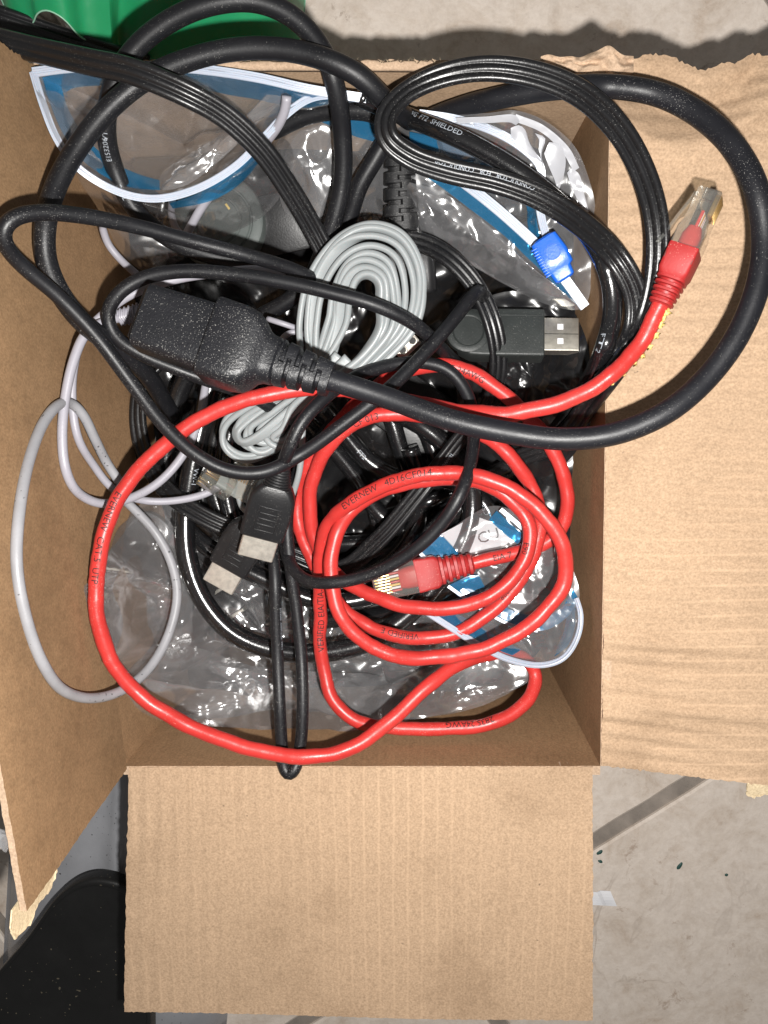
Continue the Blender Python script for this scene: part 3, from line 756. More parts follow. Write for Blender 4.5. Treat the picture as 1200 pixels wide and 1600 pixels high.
# white printed header: pieces of opaque print on the film
for k, (A3, B3) in enumerate((([(712, 184, -7), (760, 182, -5), (806, 180, -3), (812, 190, -3)], [(715, 192, -8), (762, 192, -6), (800, 192, -5), (806, 196, -5)]),
                 ([(806, 178, -3), (850, 196, -5), (890, 232, -8), (905, 262, -11)], [(806, 190, -4), (846, 207, -6), (880, 240, -9), (896, 268, -11)]),
                 ([(798, 200, -6), (812, 195, -5), (822, 205, -5), (826, 222, -6)], [(798, 212, -7), (808, 225, -7), (830, 245, -9), (848, 255, -9)]),
                 ([(836, 208, -6), (852, 216, -6), (846, 240, -7), (850, 262, -8)], [(842, 218, -6), (842, 232, -7), (846, 252, -8), (850, 270, -8)]),
                 ([(858, 222, -7), (876, 226, -7), (884, 250, -9), (880, 280, -11)], [(850, 240, -8), (858, 262, -9), (866, 280, -10), (872, 300, -11)]),
                 ([(893, 262, -11), (905, 272, -11), (912, 300, -14), (920, 330, -16)], [(886, 270, -11), (892, 290, -12), (902, 312, -15), (914, 336, -16)]))):
    strip('printed_header', A3, B3, 'print_film', b2, amp=.25, seed=k)
def slider():
    a, b = P(848, 372, -10), P(884, 436, -10); M = frame(a.lerp(b, .5), b-a)
    s = thing('zip_slider', 'bright blue plastic slider clipped on the white seal of a zip bag', 'slider', a.lerp(b, .5))
    L = (b-a).length
    mb = MB(); rows = []
    for x, wd, ht in ((-L/2, 6, 4.6), (-L/2+.6, 8.6, 5.8), (-1, 10.2, 6.2), (L/2-4, 9.6, 6.0), (L/2-3.4, 7.2, 5.6), (L/2-.5, 6.6, 5.2), (L/2, 5.4, 4.2)):
        rows.append([M @ Vector((x, u, v)) for u, v in rrect(wd, ht, 1.1)])
    mb.grid(rows, close_v=True, cap0=True, cap1=True); autosmooth(mb.make('body', 'slider_blue', s), 35)
    for k in range(11):
        mb = MB(); mb.box((-L/2+2.0+k*.95, -3.9, 2.9), (.5, 2.2, .7), M, .15); mb.make('grip_ridge', 'slider_blue', s)
    mb = MB(); rows = [[M @ Vector((-L*.12+r*math.cos(t), .6+r*math.sin(t), z)) for t in [2*math.pi*k/24 for k in range(24)]] for r, z in ((2.6, 2.9), (2.5, 3.22), (2.3, 3.22), (2.2, 3.12))]
    mb.grid(rows, close_v=True, cap1=True); autosmooth(mb.make('round_emblem', 'slider_blue', s), 20)
slider()
# bag 3: zip bag at the front right
b3 = thing('zip_bag', 'clear zip bag with curved white seal and blue bands near the front right corner', 'zip bag', P(800, 930, -60))
lip = [(664, 955, -15), (700, 978, -14), (745, 1006, -14), (795, 1030, -14), (845, 1039, -14), (880, 1028, -14), (902, 995, -14), (907, 960, -15), (900, 935, -17)]
zipper(lip, b3, 2.2, roll=[(0, 10), (.5, 40), (1, 60)])
strip('blue_band', [(680, 960, -16), (720, 984, -16), (760, 1008, -16), (800, 1024, -16)], [(705, 955, -20), (745, 975, -21), (785, 1000, -21), (815, 1015, -20)], 'blue_film', b3, amp=.4)
strip('blue_band', [(866, 1026, -16), (888, 1008, -16), (898, 980, -16), (899, 950, -17)], [(872, 1006, -22), (880, 990, -22), (884, 970, -22), (886, 950, -22)], 'blue_film', b3, amp=.4)
film_patch('film', [(672, 958, -17), (745, 1008, -16), (845, 1040, -16), (902, 996, -16), (905, 945, -18), (850, 930, -26), (760, 925, -28)], (800, 980, -24), 'clear_film_crisp', b3, amp=1.0, freq=.15, rings=30, seed=41)
film_patch('film', [(650, 850, -30), (690, 835, -30), (770, 790, -30), (830, 815, -26), (880, 860, -22), (905, 935, -19), (885, 965, -20), (850, 985, -22), (800, 978, -24), (740, 945, -26), (690, 900, -30)], (790, 890, -27), 'clear_film_crisp', b3, amp=1.5, freq=.09, rings=36, seed=45)
strip('blue_band', [(716, 925, -23), (760, 955, -22), (805, 978, -21), (850, 985, -20), (885, 965, -19), (905, 937, -18)], [(728, 915, -24), (770, 938, -23), (812, 958, -22), (848, 964, -21), (876, 950, -20), (895, 920, -19)], 'blue_film', b3, amp=.5)
strip('blue_band', [(648, 852, -24), (664, 842, -24), (678, 834, -24), (690, 836, -24)], [(672, 882, -25), (690, 872, -25), (708, 866, -25), (720, 868, -25)], 'blue_film', b3, amp=.5)
strip('blue_band', [(700, 915, -23), (715, 908, -23), (732, 900, -23), (748, 898, -23)], [(718, 934, -24), (732, 928, -24), (746, 920, -24), (758, 918, -24)], 'blue_film', b3, amp=.5)
strip('blue_band', [(776, 798, -24), (800, 820, -23), (822, 838, -22)], [(764, 812, -26), (786, 832, -25), (808, 850, -24)], 'blue_film', b3, amp=.4)
zipper([(648, 856, -22.5), (664, 872, -22.5), (680, 888, -22.5)], b3, 1.4)
zipper([(700, 916, -21), (760, 957, -20), (800, 977, -19), (840, 986, -18)], b3, 1.2)
zipper([(782, 796, -22), (806, 816, -21), (828, 836, -20)], b3, 1.6)
# bag 4: big clear bag along the front
b4 = thing('plastic_bag', 'large crinkled clear bag of black adapters along the front of the box', 'plastic bag', P(500, 1050, -80))
film_patch('film', [(131, 916, 14), (160, 885, 8), (190, 820, -20), (240, 800, -44), (300, 850, -60), (420, 900, -70), (560, 930, -70), (700, 940, -56), (800, 985, -38), (838, 1050, -33), (800, 1080, -31), (720, 1110, -32), (640, 1125, -32), (560, 1140, -32), (460, 1138, -34), (360, 1130, -36), (250, 1118, -36), (205, 1095, -20), (180, 1060, 0), (165, 1030, 8)],
           (460, 1030, -62), 'clear_film_crisp', b4, amp=2.6, freq=.07, rings=70, seed=51, pw=2.6)
film_patch('film', [(140, 900, 10), (180, 850, -12), (230, 800, -36), (270, 830, -42), (300, 930, -46), (290, 1020, -46), (240, 1090, -34), (190, 1060, -10), (165, 1000, 6)], (225, 950, -40), 'clear_film_bright', b4, pw=1.4, amp=2.5, freq=.085, rings=40, seed=57)
film_patch('film', [(560, 1090, -42), (680, 1040, -38), (790, 1020, -32), (836, 1052, -31), (720, 1108, -29), (620, 1128, -29), (540, 1135, -31)], (680, 1080, -34), 'clear_film', b4, amp=1.2, freq=.13, rings=30, seed=61)
film_patch('film', [(178, 1060, -4), (215, 1010, -30), (300, 1010, -48), (400, 1040, -50), (500, 1050, -50), (600, 1060, -46), (640, 1122, -30), (560, 1140, -27), (460, 1141, -28), (350, 1136, -29), (255, 1124, -28), (205, 1098, -14)],
           (400, 1090, -44), 'clear_film_bright', b4, amp=2.2, freq=.09, rings=44, seed=73, pw=1.3)
film_patch('film', [(205, 800, -28), (250, 770, -38), (290, 800, -44), (290, 900, -50), (300, 1000, -52), (260, 1060, -44), (215, 1000, -30), (190, 900, -18)], (248, 910, -44), 'clear_film_crisp', b4, amp=2.2, freq=.1, rings=36, seed=79)
# white label with black print inside bag 3
lb = obj('paper_label', [P(668, 846, -36), P(742, 806, -36), P(812, 832, -35), P(770, 870, -35), P(700, 880, -36)], [(0, 1, 2, 3, 4)], 'paper_white', smooth=False)
tag(lb, 'white paper label with black letters under the film of a zip bag', 'label')
def flat_text(text, o_, xdir, size, mat, parent, h_off=.15, name='printed_lettering'):
    V, Fc = glyphs(text); x = Vector(xdir); x.z = 0; x.normalize(); y = Vector((-x.y, x.x, 0))
    return obj(name, [Vector(o_)+x*(a*size)+y*(b*size)+UPV*h_off for a, b, _ in V], Fc, mat, parent, smooth=False)
flat_text('CU', P(748, 850, -35.3), P(790, 838, -35)-P(748, 850, -35), 6, 'ink_black', lb)
# ------------------------------------------------------------------ dark solid things in the box
def rounded_block(name, c, xdir, size, mat, label, cat, roll=0, bev=3.0, parent=None):
    M = frame(c, xdir, roll); mb = MB(); mb.box((0, 0, 0), size, M, bev)
    o = autosmooth(mb.make(name, mat, parent), 30)
    if label: tag(o, label, cat)
    return o, M
def adapter(c, xdir, size, label, roll=0, marks=False):
    t = thing('power_adapter', label, 'adapter', c); o, M = rounded_block('housing', c, xdir, size, 'plug_black', None, None, roll, 2.5, t)
    mb = MB(); mb.box((0, size[1]*.5+.3, 0), (size[0]*.82, .8, size[2]*.6), M, .2); mb.make('side_ridge', 'plug_black', t)
    for k in (-1, 1):
        mb = MB(); mb.box((size[0]/2+4, k*6.3, 0), (9, 1.5, 6), M, .3); mb.make('prong', 'nickel', t)
    if marks:
        for txt, x, y, s in (('FC', -6, -6, 4.6), ('UL', 3, -6.5, 3.6), ('E', -8, 2, 4.5), ('LISTED', 1.5, -10, 1.6), ('INPUT 120V', -9, 8, 1.7), ('OUTPUT 5V', -9, 5.6, 1.7), ('MADE IN CHINA', -10, -10.5, 1.5)):
            V, Fc = glyphs(txt); obj('printed_lettering', [M @ Vector((x+a*s, y+b*s, size[2]/2+.08)) for a, b, _ in V], Fc, 'ink_grey', t, smooth=False)
    return t
adapter(P(285, 985, -74), P(325, 960, -74)-P(285, 985, -74), (42, 30, 24), 'black power adapter with grey printed marks inside the clear front bag', marks=True)
adapter(P(470, 1070, -80), P(520, 1067, -80)-P(470, 1070, -80), (52, 28, 22), 'black power adapter under the hanging loop of thin black cable')
adapter(P(690, 1040, -76), P(730, 1025, -76)-P(690, 1040, -76), (48, 28, 20), 'black power adapter in the clear bag near the front right')
def puck():
    c = P(340, 345, -45); t = thing('round_device', 'dark grey round plastic device under the gaping zip bag', 'device', c-Vector((0, 0, 14)))
    rows = []
    for r, z in ((17.5, -14), (17.5, -2), (17, -.6), (16, 0), (13.4, .1), (13.0, -.5), (12.5, -.5), (12.1, .1), (9.2, .15), (8.9, -.3), (8.4, -.3), (8.0, .15), (.1, .2)):
        rows.append([c+Vector((r*math.cos(a), r*math.sin(a), z)) for a in [2*math.pi*k/56 for k in range(56)]])
    mb = MB(); mb.grid(rows, close_v=True, cap0=True); autosmooth(mb.make('body', 'puck_grey', t), 35)
    mb = MB(); mb.box((0, 0, 0), (2.4, .8, .3), Matrix.Translation(c+Vector((4, 5, .3))) @ Matrix.Rotation(2.2, 4, 'Z'), .1); mb.make('yellow_speck', 'latex_chip', t)
puck()
o, M = rounded_block('black_box', P(458, 345, -58), P(500, 335, -58)-P(440, 348, -58), (30, 22, 18), 'plug_black', 'small dark grey plastic box under clear film beside the round device', 'box', bev=1.5)
o, M = rounded_block('black_box', P(640, 640, -72), P(700, 690, -72)-P(600, 620, -72), (40, 26, 20), 'plug_black', 'black plastic block lying deep under the coiled cords', 'box', bev=2)
# ------------------------------------------------------------------ cable routes (pixel x, pixel y, height)
route('iec', [(498, 588, 24), (525, 596, 24), (600, 620, 24), (700, 655, 27), (800, 677, 29), (880, 686, 30), (960, 678, 32), (1040, 645, 34), (1105, 590, 33), (1155, 520, 33), (1186, 440, 33), (1194, 370, 32), (1183, 300, 32), (1150, 235, 27), (1100, 185, 20), (1030, 148, 13), (950, 135, 9), (870, 138, 4), (780, 153, -4), (715, 170, -12), (660, 195, -20), (630, 230, -25), (625, 262, -27)], 3.2)
route('loopA', [(470, 440, -34), (415, 412, -26), (340, 402, -22), (262, 372, -18), (207, 322, -12), (176, 255, -6), (166, 195, 2), (180, 125, 7), (215, 72, 10), (270, 30, 12), (335, 5, 13), (400, 2, 12), (455, 25, 10), (500, 72, 7), (523, 130, 4), (535, 210, -6), (535, 285, -14), (520, 350, -20), (490, 430, -30)], 3.0)
route('loopB', [(640, 188, 2), (605, 160, 8), (560, 118, 12), (500, 90, 13), (430, 76, 13), (360, 78, 13), (290, 95, 13), (230, 122, 13), (175, 165, 14), (125, 225, 16), (88, 290, 19), (71, 350, 22), (72, 405, 21), (92, 455, 19), (125, 500, 16), (168, 535, 8), (225, 580, -8), (270, 650, -30)], 3.1)
route('shield', [(560, 150, 0), (610, 172, 3), (660, 192, 3), (730, 222, 1), (800, 262, 1), (870, 315, 2), (925, 375, 5), (953, 435, 7), (957, 490, 5), (940, 555, -3), (905, 620, -20), (850, 690, -34), (780, 735, -44), (680, 780, -52), (580, 815, -56)], 2.9)
route('deepcord', [(425, 205, -24), (480, 180, -20), (540, 172, -17), (590, 180, -16), (608, 205, -16), (592, 238, -18), (562, 290, -22), (543, 345, -28), (500, 425, -34), (450, 470, -38), (400, 498, -42)], 3.0)
route('avA', [(-60, 52, -4), (0, 64, 3), (60, 79, 12), (140, 97, 20), (210, 113, 23), (290, 146, 20), (350, 180, 14), (410, 236, 6), (455, 300, -3), (490, 360, -11), (520, 420, -18), (540, 480, -30)], 3.4, rz=2.4)
route('avA2', [(-60, 8, -30), (0, 26, -32), (60, 46, -36), (120, 66, -40), (175, 84, -46), (230, 100, -60)], 3.4, rz=2.4)
route('avB', [(870, 700, -34), (905, 650, -22), (945, 600, -6), (985, 545, 5), (1012, 490, 14), (1027, 420, 19), (1026, 345, 21), (1005, 270, 20), (965, 200, 18), (905, 145, 15), (830, 115, 13), (755, 107, 12), (685, 120, 10), (630, 148, 9), (603, 182, 10), (605, 215, 10), (640, 245, 8), (700, 267, 7), (780, 285, 6), (850, 312, 7), (915, 355, 10), (965, 405, 13), (993, 460, 13), (992, 515, 9), (965, 565, 0), (925, 625, -14), (870, 690, -28), (800, 720, -36)], 3.4, rz=2.4)
route('avC', [(600, 372, -22), (660, 380, -20), (705, 405, -18), (745, 450, -18), (770, 505, -18), (779, 570, -22), (765, 630, -28), (715, 690, -34), (650, 775, -36), (590, 845, -38), (530, 890, -40), (460, 868, -38), (390, 838, -32), (320, 808, -30), (262, 768, -32), (228, 715, -36), (215, 650, -38), (225, 595, -40), (262, 560, -42), (320, 552, -44), (380, 575, -48), (430, 640, -54)], 3.3, rz=2.3)
route('thin1', [(500, 440, -10), (455, 420, -3), (390, 400, 6), (300, 377, 14), (210, 353, 24), (120, 336, 36), (60, 332, 43), (22, 340, 47), (5, 358, 48), (8, 382, 46), (35, 415, 40), (90, 462, 32), (150, 525, 25), (205, 598, 20), (252, 660, 18), (300, 706, 17), (355, 735, 15), (410, 738, 13), (470, 710, 10), (540, 660, 9), (610, 605, 7), (670, 545, 2), (715, 492, -3), (738, 463, -7), (748, 455, -11), (754, 466, -19), (742, 490, -28), (715, 530, -36)], 2.15)
route('thin2', [(720, 575, -26), (690, 545, -10), (650, 508, 2), (590, 478, 8), (520, 458, 9), (440, 440, 9), (360, 428, 9), (280, 424, 10), (220, 436, 11), (182, 462, 12), (168, 492, 11), (180, 525, 9), (220, 553, 6), (280, 578, 2), (340, 600, -2), (400, 622, -7), (440, 655, -11), (452, 700, -13), (438, 745, -13), (412, 790, -13)], 2.15)
route('usbA', [(441, 728, 8), (450, 705, 14), (470, 662, 15), (500, 628, 12), (545, 595, 4), (600, 573, -4), (655, 566, -8), (700, 578, -10), (730, 615, -9), (740, 665, -6), (736, 720, 2), (718, 775, 9), (680, 830, 8), (625, 875, 5), (565, 902, 2), (510, 911, 0), (478, 906, -4), (456, 886, -10), (445, 855, -16), (440, 822, -20), (434, 802, -23), (427, 815, -22), (427, 860, -16), (430, 910, -12), (431, 960, -12), (434, 1030, -12), (437, 1100, -8), (440, 1160, -1), (444, 1200, 4), (451, 1213, 5), (461, 1202, 5), (470, 1160, 0), (473, 1100, -7), (471, 1030, -12), (463, 950, -13), (453, 880, -13), (449, 810, -16), (458, 760, -20), (478, 710, -26), (520, 660, -32)], 2.1)
RED = [(1035, 472, 19), (1010, 522, 18), (980, 563, 18), (930, 604, 18), (865, 632, 17), (790, 647, 15), (710, 642, 11), (630, 626, 8), (560, 612, 6), (490, 607, 6), (420, 616, 8), (350, 638, 9), (285, 673, 10), (225, 724, 11), (180, 788, 13), (156, 868, 15), (150, 945, 16), (166, 1015, 15), (205, 1075, 12), (268, 1120, 11), (350, 1157, 11), (430, 1178, 11), (490, 1182, 11), (550, 1168, 9), (620, 1118, 3), (680, 1062, -3), (725, 1034, -9), (765, 1022, -17), (805, 1022, -24), (832, 1040, -28), (838, 1062, -27), (822, 1097, -22), (775, 1128, -18), (700, 1138, -17), (620, 1137, -17), (555, 1125, -18), (518, 1090, -20), (503, 1030, -22), (500, 950, -21), (500, 890, -17), (503, 850, -12), (516, 815, -8), (550, 785, -4), (600, 758, 0), (660, 742, 3), (725, 740, 4), (790, 760, 6), (845, 800, 7), (880, 855, 7), (884, 900, 6), (862, 943, 6), (815, 985, 6), (750, 1015, 6), (680, 1027, 5), (620, 1024, 3), (570, 1003, 1), (533, 965, -2), (518, 915, -4), (518, 865, -5), (535, 815, -7), (575, 777, -8), (640, 755, -9), (710, 748, -10), (770, 762, -11), (808, 790, -11), (828, 830, -10), (820, 875, -9), (790, 915, -8), (740, 944, -8), (680, 952, -9), (620, 944, -11), (565, 922, -14), (522, 895, -18), (495, 855, -19), (484, 790, -17), (498, 722, -13), (530, 680, -10), (582, 650, -8), (650, 648, -8), (720, 662, -9), (780, 697, -11), (828, 755, -14), (845, 810, -16), (836, 860, -17), (800, 925, -17), (725, 983, -16), (655, 998, -16), (595, 987, -18), (540, 955, -21), (498, 895, -25), (470, 830, -24), (465, 780, -22), (480, 725, -18), (520, 672, -15), (565, 625, -14), (620, 585, -13), (690, 570, -13), (755, 592, -13), (812, 638, -14), (862, 700, -16), (886, 765, -18), (878, 825, -20), (845, 852, -20), (790, 868, -20), (735, 881, -20)]
route('red', RED, 2.45)
# grey flat telephone lead, wound into a hank
G = []; GR = []
NT = 8
turn = lambda s: [(468+66*s, 505, -10), (482+56*s, 428+36*s, -7), (526+26*s, 368+60*s, -4), (580-8*s, 345+74*s, -3), (634-36*s, 362+70*s, -3), (666-62*s, 425+46*s, -4), (654-50*s, 498+12*s, -4), (610-38*s, 552+4*s, -5), (552-30*s, 592+6*s, -6), (470-6*s, 600+30*s, -8), (386+52*s, 622+40*s, -9), (338+76*s, 660+18*s, -10), (336+82*s, 698-14*s, -11), (374+58*s, 722-30*s, -12), (436+16*s, 698-26*s, -13), (484+4*s, 612, -13)]
for k in range(NT):
    for q in range(16):
        sv = (0, .15, .30, .44, .66, .80, .96, 1.12, 1.2); s = sv[k]+(sv[k+1]-sv[k])*q/16; x, y, h = turn(s)[q]
        jx = 7*math.sin(k*2.3+q*.2) if q > 7 else 2.2*math.sin(k*1.7+q); jy = 7*math.cos(k*3.1+q*.2) if q > 8 else 2.5*math.sin(k*2.1+q*.5)
        G.append((x+jx, y+jy, h+(k-4)*.45)); GR.append(0 if q < 6 else (75 if q in (7, 8, 9, 10) and k % 2 == 0 else 30 if q in (7, 8, 9) else 0))
G += [(478, 560, -12), (474, 620, -12), (472, 690, -13), (466, 745, -15), (446, 790, -18), (410, 806, -20), (380, 795, -22), (372, 772, -24)]; GR += [0]*8
G = [(480, 640, -15), (474, 590, -14), (470, 548, -12)]+G; GR = [0]*3+GR
route('grey', G, 1.5, solve=False, rz=1.9)
for k_, g_ in enumerate(([(545, 560, -5), (500, 604, -6), (448, 648, -7), (402, 684, -8), (378, 692, -9), (368, 676, -10), (392, 650, -10), (440, 616, -10), (490, 575, -10)],
                        [(530, 555, -7), (496, 596, -8), (452, 634, -9), (420, 660, -10), (404, 676, -11), (412, 690, -12), (446, 672, -12), (480, 640, -12), (500, 600, -12)])):
    route('greyx%d' % k_, g_, 1.5, solve=False, rz=1.9)
# thin white leads
route('w1', [(222, 489, -2), (200, 494, 0), (165, 502, 6), (135, 520, 10), (116, 560, 13), (103, 615, 15), (97, 680, 15), (103, 735, 12), (122, 770, 6), (158, 787, 0), (205, 778, -8), (250, 752, -14), (288, 708, -18), (312, 655, -22), (322, 600, -26), (335, 560, -30)], 1.5)
route('w2', [(445, 428, -16), (400, 421, -12), (330, 428, -6), (270, 438, 0), (210, 458, 4), (165, 488, 4), (130, 525, 5), (115, 575, 6), (113, 630, 5), (122, 685, 1), (145, 725, -5), (178, 765, -9), (225, 782, -16), (275, 782, -19), (325, 770, -21), (352, 752, -22)], 1.35)
route('w3', [(195, 785, -14), (190, 760, -10), (168, 725, -5), (148, 685, 2), (130, 648, 6), (112, 630, 10), (92, 632, 17), (68, 660, 26), (45, 720, 36), (30, 800, 46), (26, 880, 50), (38, 955, 47), (66, 1035, 38), (98, 1078, 30), (140, 1091, 22), (188, 1080, 12), (235, 1042, -2), (264, 990, -10), (277, 930, -14), (268, 880, -15), (243, 832, -14), (212, 798, -14), (188, 775, -14)], 1.6)
route('w4', [(448, 150, 3), (447, 165, 1), (438, 190, -3), (415, 222, -10), (370, 265, -18), (325, 310, -24), (300, 350, -28), (285, 380, -34)], 1.5)
route('w5', [(270, 305, -26), (268, 335, -32), (278, 362, -38), (310, 385, -42)], 1.3)
route('w6', [(160, 355, -18), (168, 380, -18), (185, 402, -20), (208, 424, -26), (240, 450, -34)], 1.3)
route('w7', [(418, 498, -20), (440, 505, -18), (470, 515, -20)], 1.0)
route('w8', [(440, 530, -20), (450, 520, -19), (468, 518, -20), (485, 528, -22)], 1.0)
# glossy black mains cord coiled in the bottom
coil1 = [(335, 575, -36), (318, 650, -36), (300, 730, -35), (290, 800, -34), (293, 870, -33), (316, 935, -32), (362, 988, -32), (425, 1015, -33), (500, 1020, -34), (570, 1005, -35), (632, 965, -37), (685, 910, -38), (722, 855, -38), (738, 800, -40), (730, 740, -46), (690, 690, -52), (640, 655, -56), (590, 640, -60)]
route('coil1', coil1, 3.75)
route('coil2', [(300, 570, -42), (278, 620, -43), (262, 690, -44), (262, 770, -45), (290, 825, -44), (345, 868, -42), (420, 908, -42), (495, 938, -43), (570, 935, -45), (640, 895, -48), (690, 840, -50), (720, 770, -60), (700, 710, -66), (650, 660, -66), (620, 600, -66)], 3.6)
route('coil3', [(360, 560, -54), (345, 640, -56), (330, 720, -58), (345, 800, -60), (400, 850, -62), (470, 880, -62), (560, 880, -62), (630, 850, -62), (672, 790, -62), (680, 720, -64), (660, 670, -64), (610, 630, -66)], 3.6)
route('coil4', [(505, 640, -50), (540, 680, -50), (575, 720, -50), (625, 748, -51), (690, 752, -50), (740, 770, -48), (768, 810, -46), (762, 850, -46), (730, 890, -48), (680, 930, -52), (600, 960, -58), (500, 970, -62)], 3.5)
route('coil5', [(590, 610, -58), (610, 650, -58), (625, 700, -58), (640, 760, -60), (620, 830, -62), (540, 850, -64), (440, 830, -66), (400, 770, -66)], 3.5)
route('coil6', [(655, 640, -58), (672, 690, -58), (690, 740, -60), (700, 800, -62), (760, 880, -60), (840, 900, -58)], 3.4)
route('coil7', [(395, 560, -48), (375, 620, -48), (356, 690, -48), (352, 760, -48), (372, 830, -49), (420, 880, -50), (490, 908, -50), (560, 902, -51), (615, 870, -52), (650, 820, -53), (660, 760, -54), (640, 700, -56)], 3.6)
route('coil8', [(480, 660, -58), (520, 700, -57), (560, 750, -56), (590, 800, -55), (640, 830, -54), (710, 800, -52), (790, 740, -50), (850, 690, -48)], 3.5)
SURF = [(TL, BL, LB, LT), (bTL, bBL, BL, TL), (bBL, bBR, BR, BL), (bBR, bTR, TR, BR), (bTR, bTL, TL, TR), (FL_, FR_, BR, BL), (BR, RR0, RR1, TR)]
settle()
# ------------------------------------------------------------------ cable meshes
def loft(secs, M, name, mat, parent, ang=35, n=4):
    rows = [[M @ Vector((x, u+oy, v+oz)) for u, v in rrect(wd, ht, min(r, wd/2-.01, ht/2-.01), n)] for x, wd, ht, r, oy, oz in [(s+(0, 0))[:6] for s in secs]]
    mb = MB(); mb.grid(rows, close_v=True, cap0=True, cap1=True); return autosmooth(mb.make(name, mat, parent), ang)
def strain_relief(M, x0, x1, w0, w1, mat, parent, slots=4, depth=1.6, z0=None, name='strain_relief', alt=True):
    """tapered moulded sleeve with cross slots cut in from alternate sides"""
    rows = []; n = 48; m = 90; z0 = z0 or w0; per = (x1-x0)/(slots+.5)
    for i in range(m+1):
        u = i/m; x = x0+(x1-x0)*u; wd = w0+(w1-w0)*u; ht = z0+(w1-z0)*u; r = []
        k = int((x-x0)/(per/1)); ph = ((x-x0)/per) % 1
        for j in range(n):
            a = 2*math.pi*j/n; c, s = math.cos(a), math.sin(a)
            e = 3.2; q = (abs(c)**e+abs(s)**e)**(-1/e); ry = wd/2*q*c; rz = ht/2*q*s; g = 0
            for ph0, sgn in ((.30, 1), (.78, -1)):
                if abs(ph-ph0) < .15 and 0 < k+ph0 < slots+.3:
                    side = sgn*c if alt else 1
                    if side > -.05: g = depth
            f = 1-g/(max(wd, ht)/2)
            r.append(M @ Vector((x, ry*f, rz*f)))
        rows.append(r)
    mb = MB(); mb.grid(rows, close_v=True, cap0=True, cap1=True); return autosmooth(mb.make(name, mat, parent), 35)
# 1 the mains lead with the socket connector
ic = CABLES['iec'].pts; S = P(224, 497, 24); E = P(512, 592, 24)
pw = thing('power_cable', 'thick black power cord with moulded socket connector, looping out over the right flap', 'power cord', P(480, 600, -10))
sweep('cord', ic, ring(18, 3.2), 'rubber_dusty', pw, wob=.01)
M = frame(S, E-S, -12); L = (E-S).length
loft([(0, 16.6, 11.5, 2.2), (.8, 18.6, 13.4, 2.6), (20.2, 19.6, 14.2, 2.6), (20.6, 19.6, 14.2, 2.6), (21.4, 23.2, 17.4, 3.0), (22, 23.6, 17.8, 3.2), (30, 23.4, 17.8, 3.4), (33.5, 22.2, 17.2, 3.8), (36, 18.6, 15.8, 4.2), (37.5, 15.2, 13.6, 4.2), (39, 13.8, 12.6, 4.2), (41.2, 13.4, 12.4, 4.2), (41.8, 11.8, 11.2, 4.2), (43, 11.6, 11, 4.2)], M, 'connector', 'connector_black', pw, n=5)
mb = MB(); mb.box((-.3, 0, 0), (1.2, 15, 9.5), M, .5); mb.make('socket_face', 'plug_black', pw)
strain_relief(M, 42.2, L+1, 13.4, 9.6, 'connector_black', pw, slots=3, depth=1.9, z0=12.4)
a = Vector(ic[-1]); bdir = P(628, 350, -30)-P(624, 258, -27)
M2 = frame(P(623, 246, -26), bdir)
strain_relief(M2, 0, 24, 10.6, 12.6, 'plug_black', pw, slots=4, depth=1.5, z0=10)
loft([(23.5, 13, 13, 3), (26, 15, 14, 3), (30, 22, 16, 3), (44, 23, 16, 3), (45, 22, 15, 3)], M2, 'plug', 'plug_black', pw)
# 2 other black leads
def lead(name, key, mat, label, cat='cable', **k): return cable_obj(name, key, mat, label, cat, **k)
cA = lead('black_cable', 'loopA', 'rubber_black', 'thick black cord printed E153206 75°C arching out over the green plastic', n=18)
cB = lead('black_cable', 'loopB', 'rubber_black', 'thick black cord crossing over the other arch and hugging the left flap', n=18)
cS = lead('shielded_cable', 'shield', 'pvc_black', 'black cord printed 18AWG FT2 SHIELDED running to the right rim', n=18)
cD = lead('black_cable', 'deepcord', 'rubber_black', 'thick black cord passing under both arches behind the grey hank', n=18)
RB = ribbed()
oA = lead('ribbed_cable', 'avA', 'ribbed_black', 'flat ribbed black cable leaving the box over the back left corner', prof=RB, step=1.0, roll=[(0, 8), (1, -8)])
oA2 = lead('ribbed_cable', 'avA2', 'ribbed_black', 'flat ribbed black cable lying outside the box below the green plastic', prof=RB, step=1.0)
oB = lead('ribbed_cable', 'avB', 'ribbed_black', 'flat ribbed black cable making a wide loop over the back right corner', prof=RB, step=1.0, roll=[(0, 35), (.25, 25), (.42, -10), (.5, -40), (.6, 0), (.75, -12), (1, 20)])
oC = lead('ribbed_cable', 'avC', 'ribbed_black', 'flat ribbed black cable curling beneath the dark grey plug and the red coils', prof=RB, step=1.0, roll=[(0, 25), (.3, 40), (.5, -20), (.7, 10), (.85, 55), (1, 30)])
t1 = lead('thin_black_cable', 'thin1', 'rubber_black', 'thin black cable bending in a sharp point over the left flap', n=14)
for k, (lab, dmat) in enumerate((('glossy black mains cord, outermost ring of the coil in the box', 'pvc_black'), ('glossy black mains cord printed SJT, second ring of the coil', 'pvc_black'), ('glossy black cord forming a middle ring of the coil', 'pvc_black'), ('glossy black cord printed CSA beside the white paper label', 'pvc_black'), ('short glossy black cord standing across the middle of the coil', 'pvc_black'), ('glossy black cord deep under the red coils, right part of the coil', 'pvc_black'), ('glossy black cord forming the tight inner ring of the coil', 'pvc_black'), ('glossy black cord slanting through the coil towards the right wall', 'pvc_black'))):
    globals()['cc%d' % (k+1)] = lead('mains_cable', 'coil%d' % (k+1), dmat, lab, n=18)
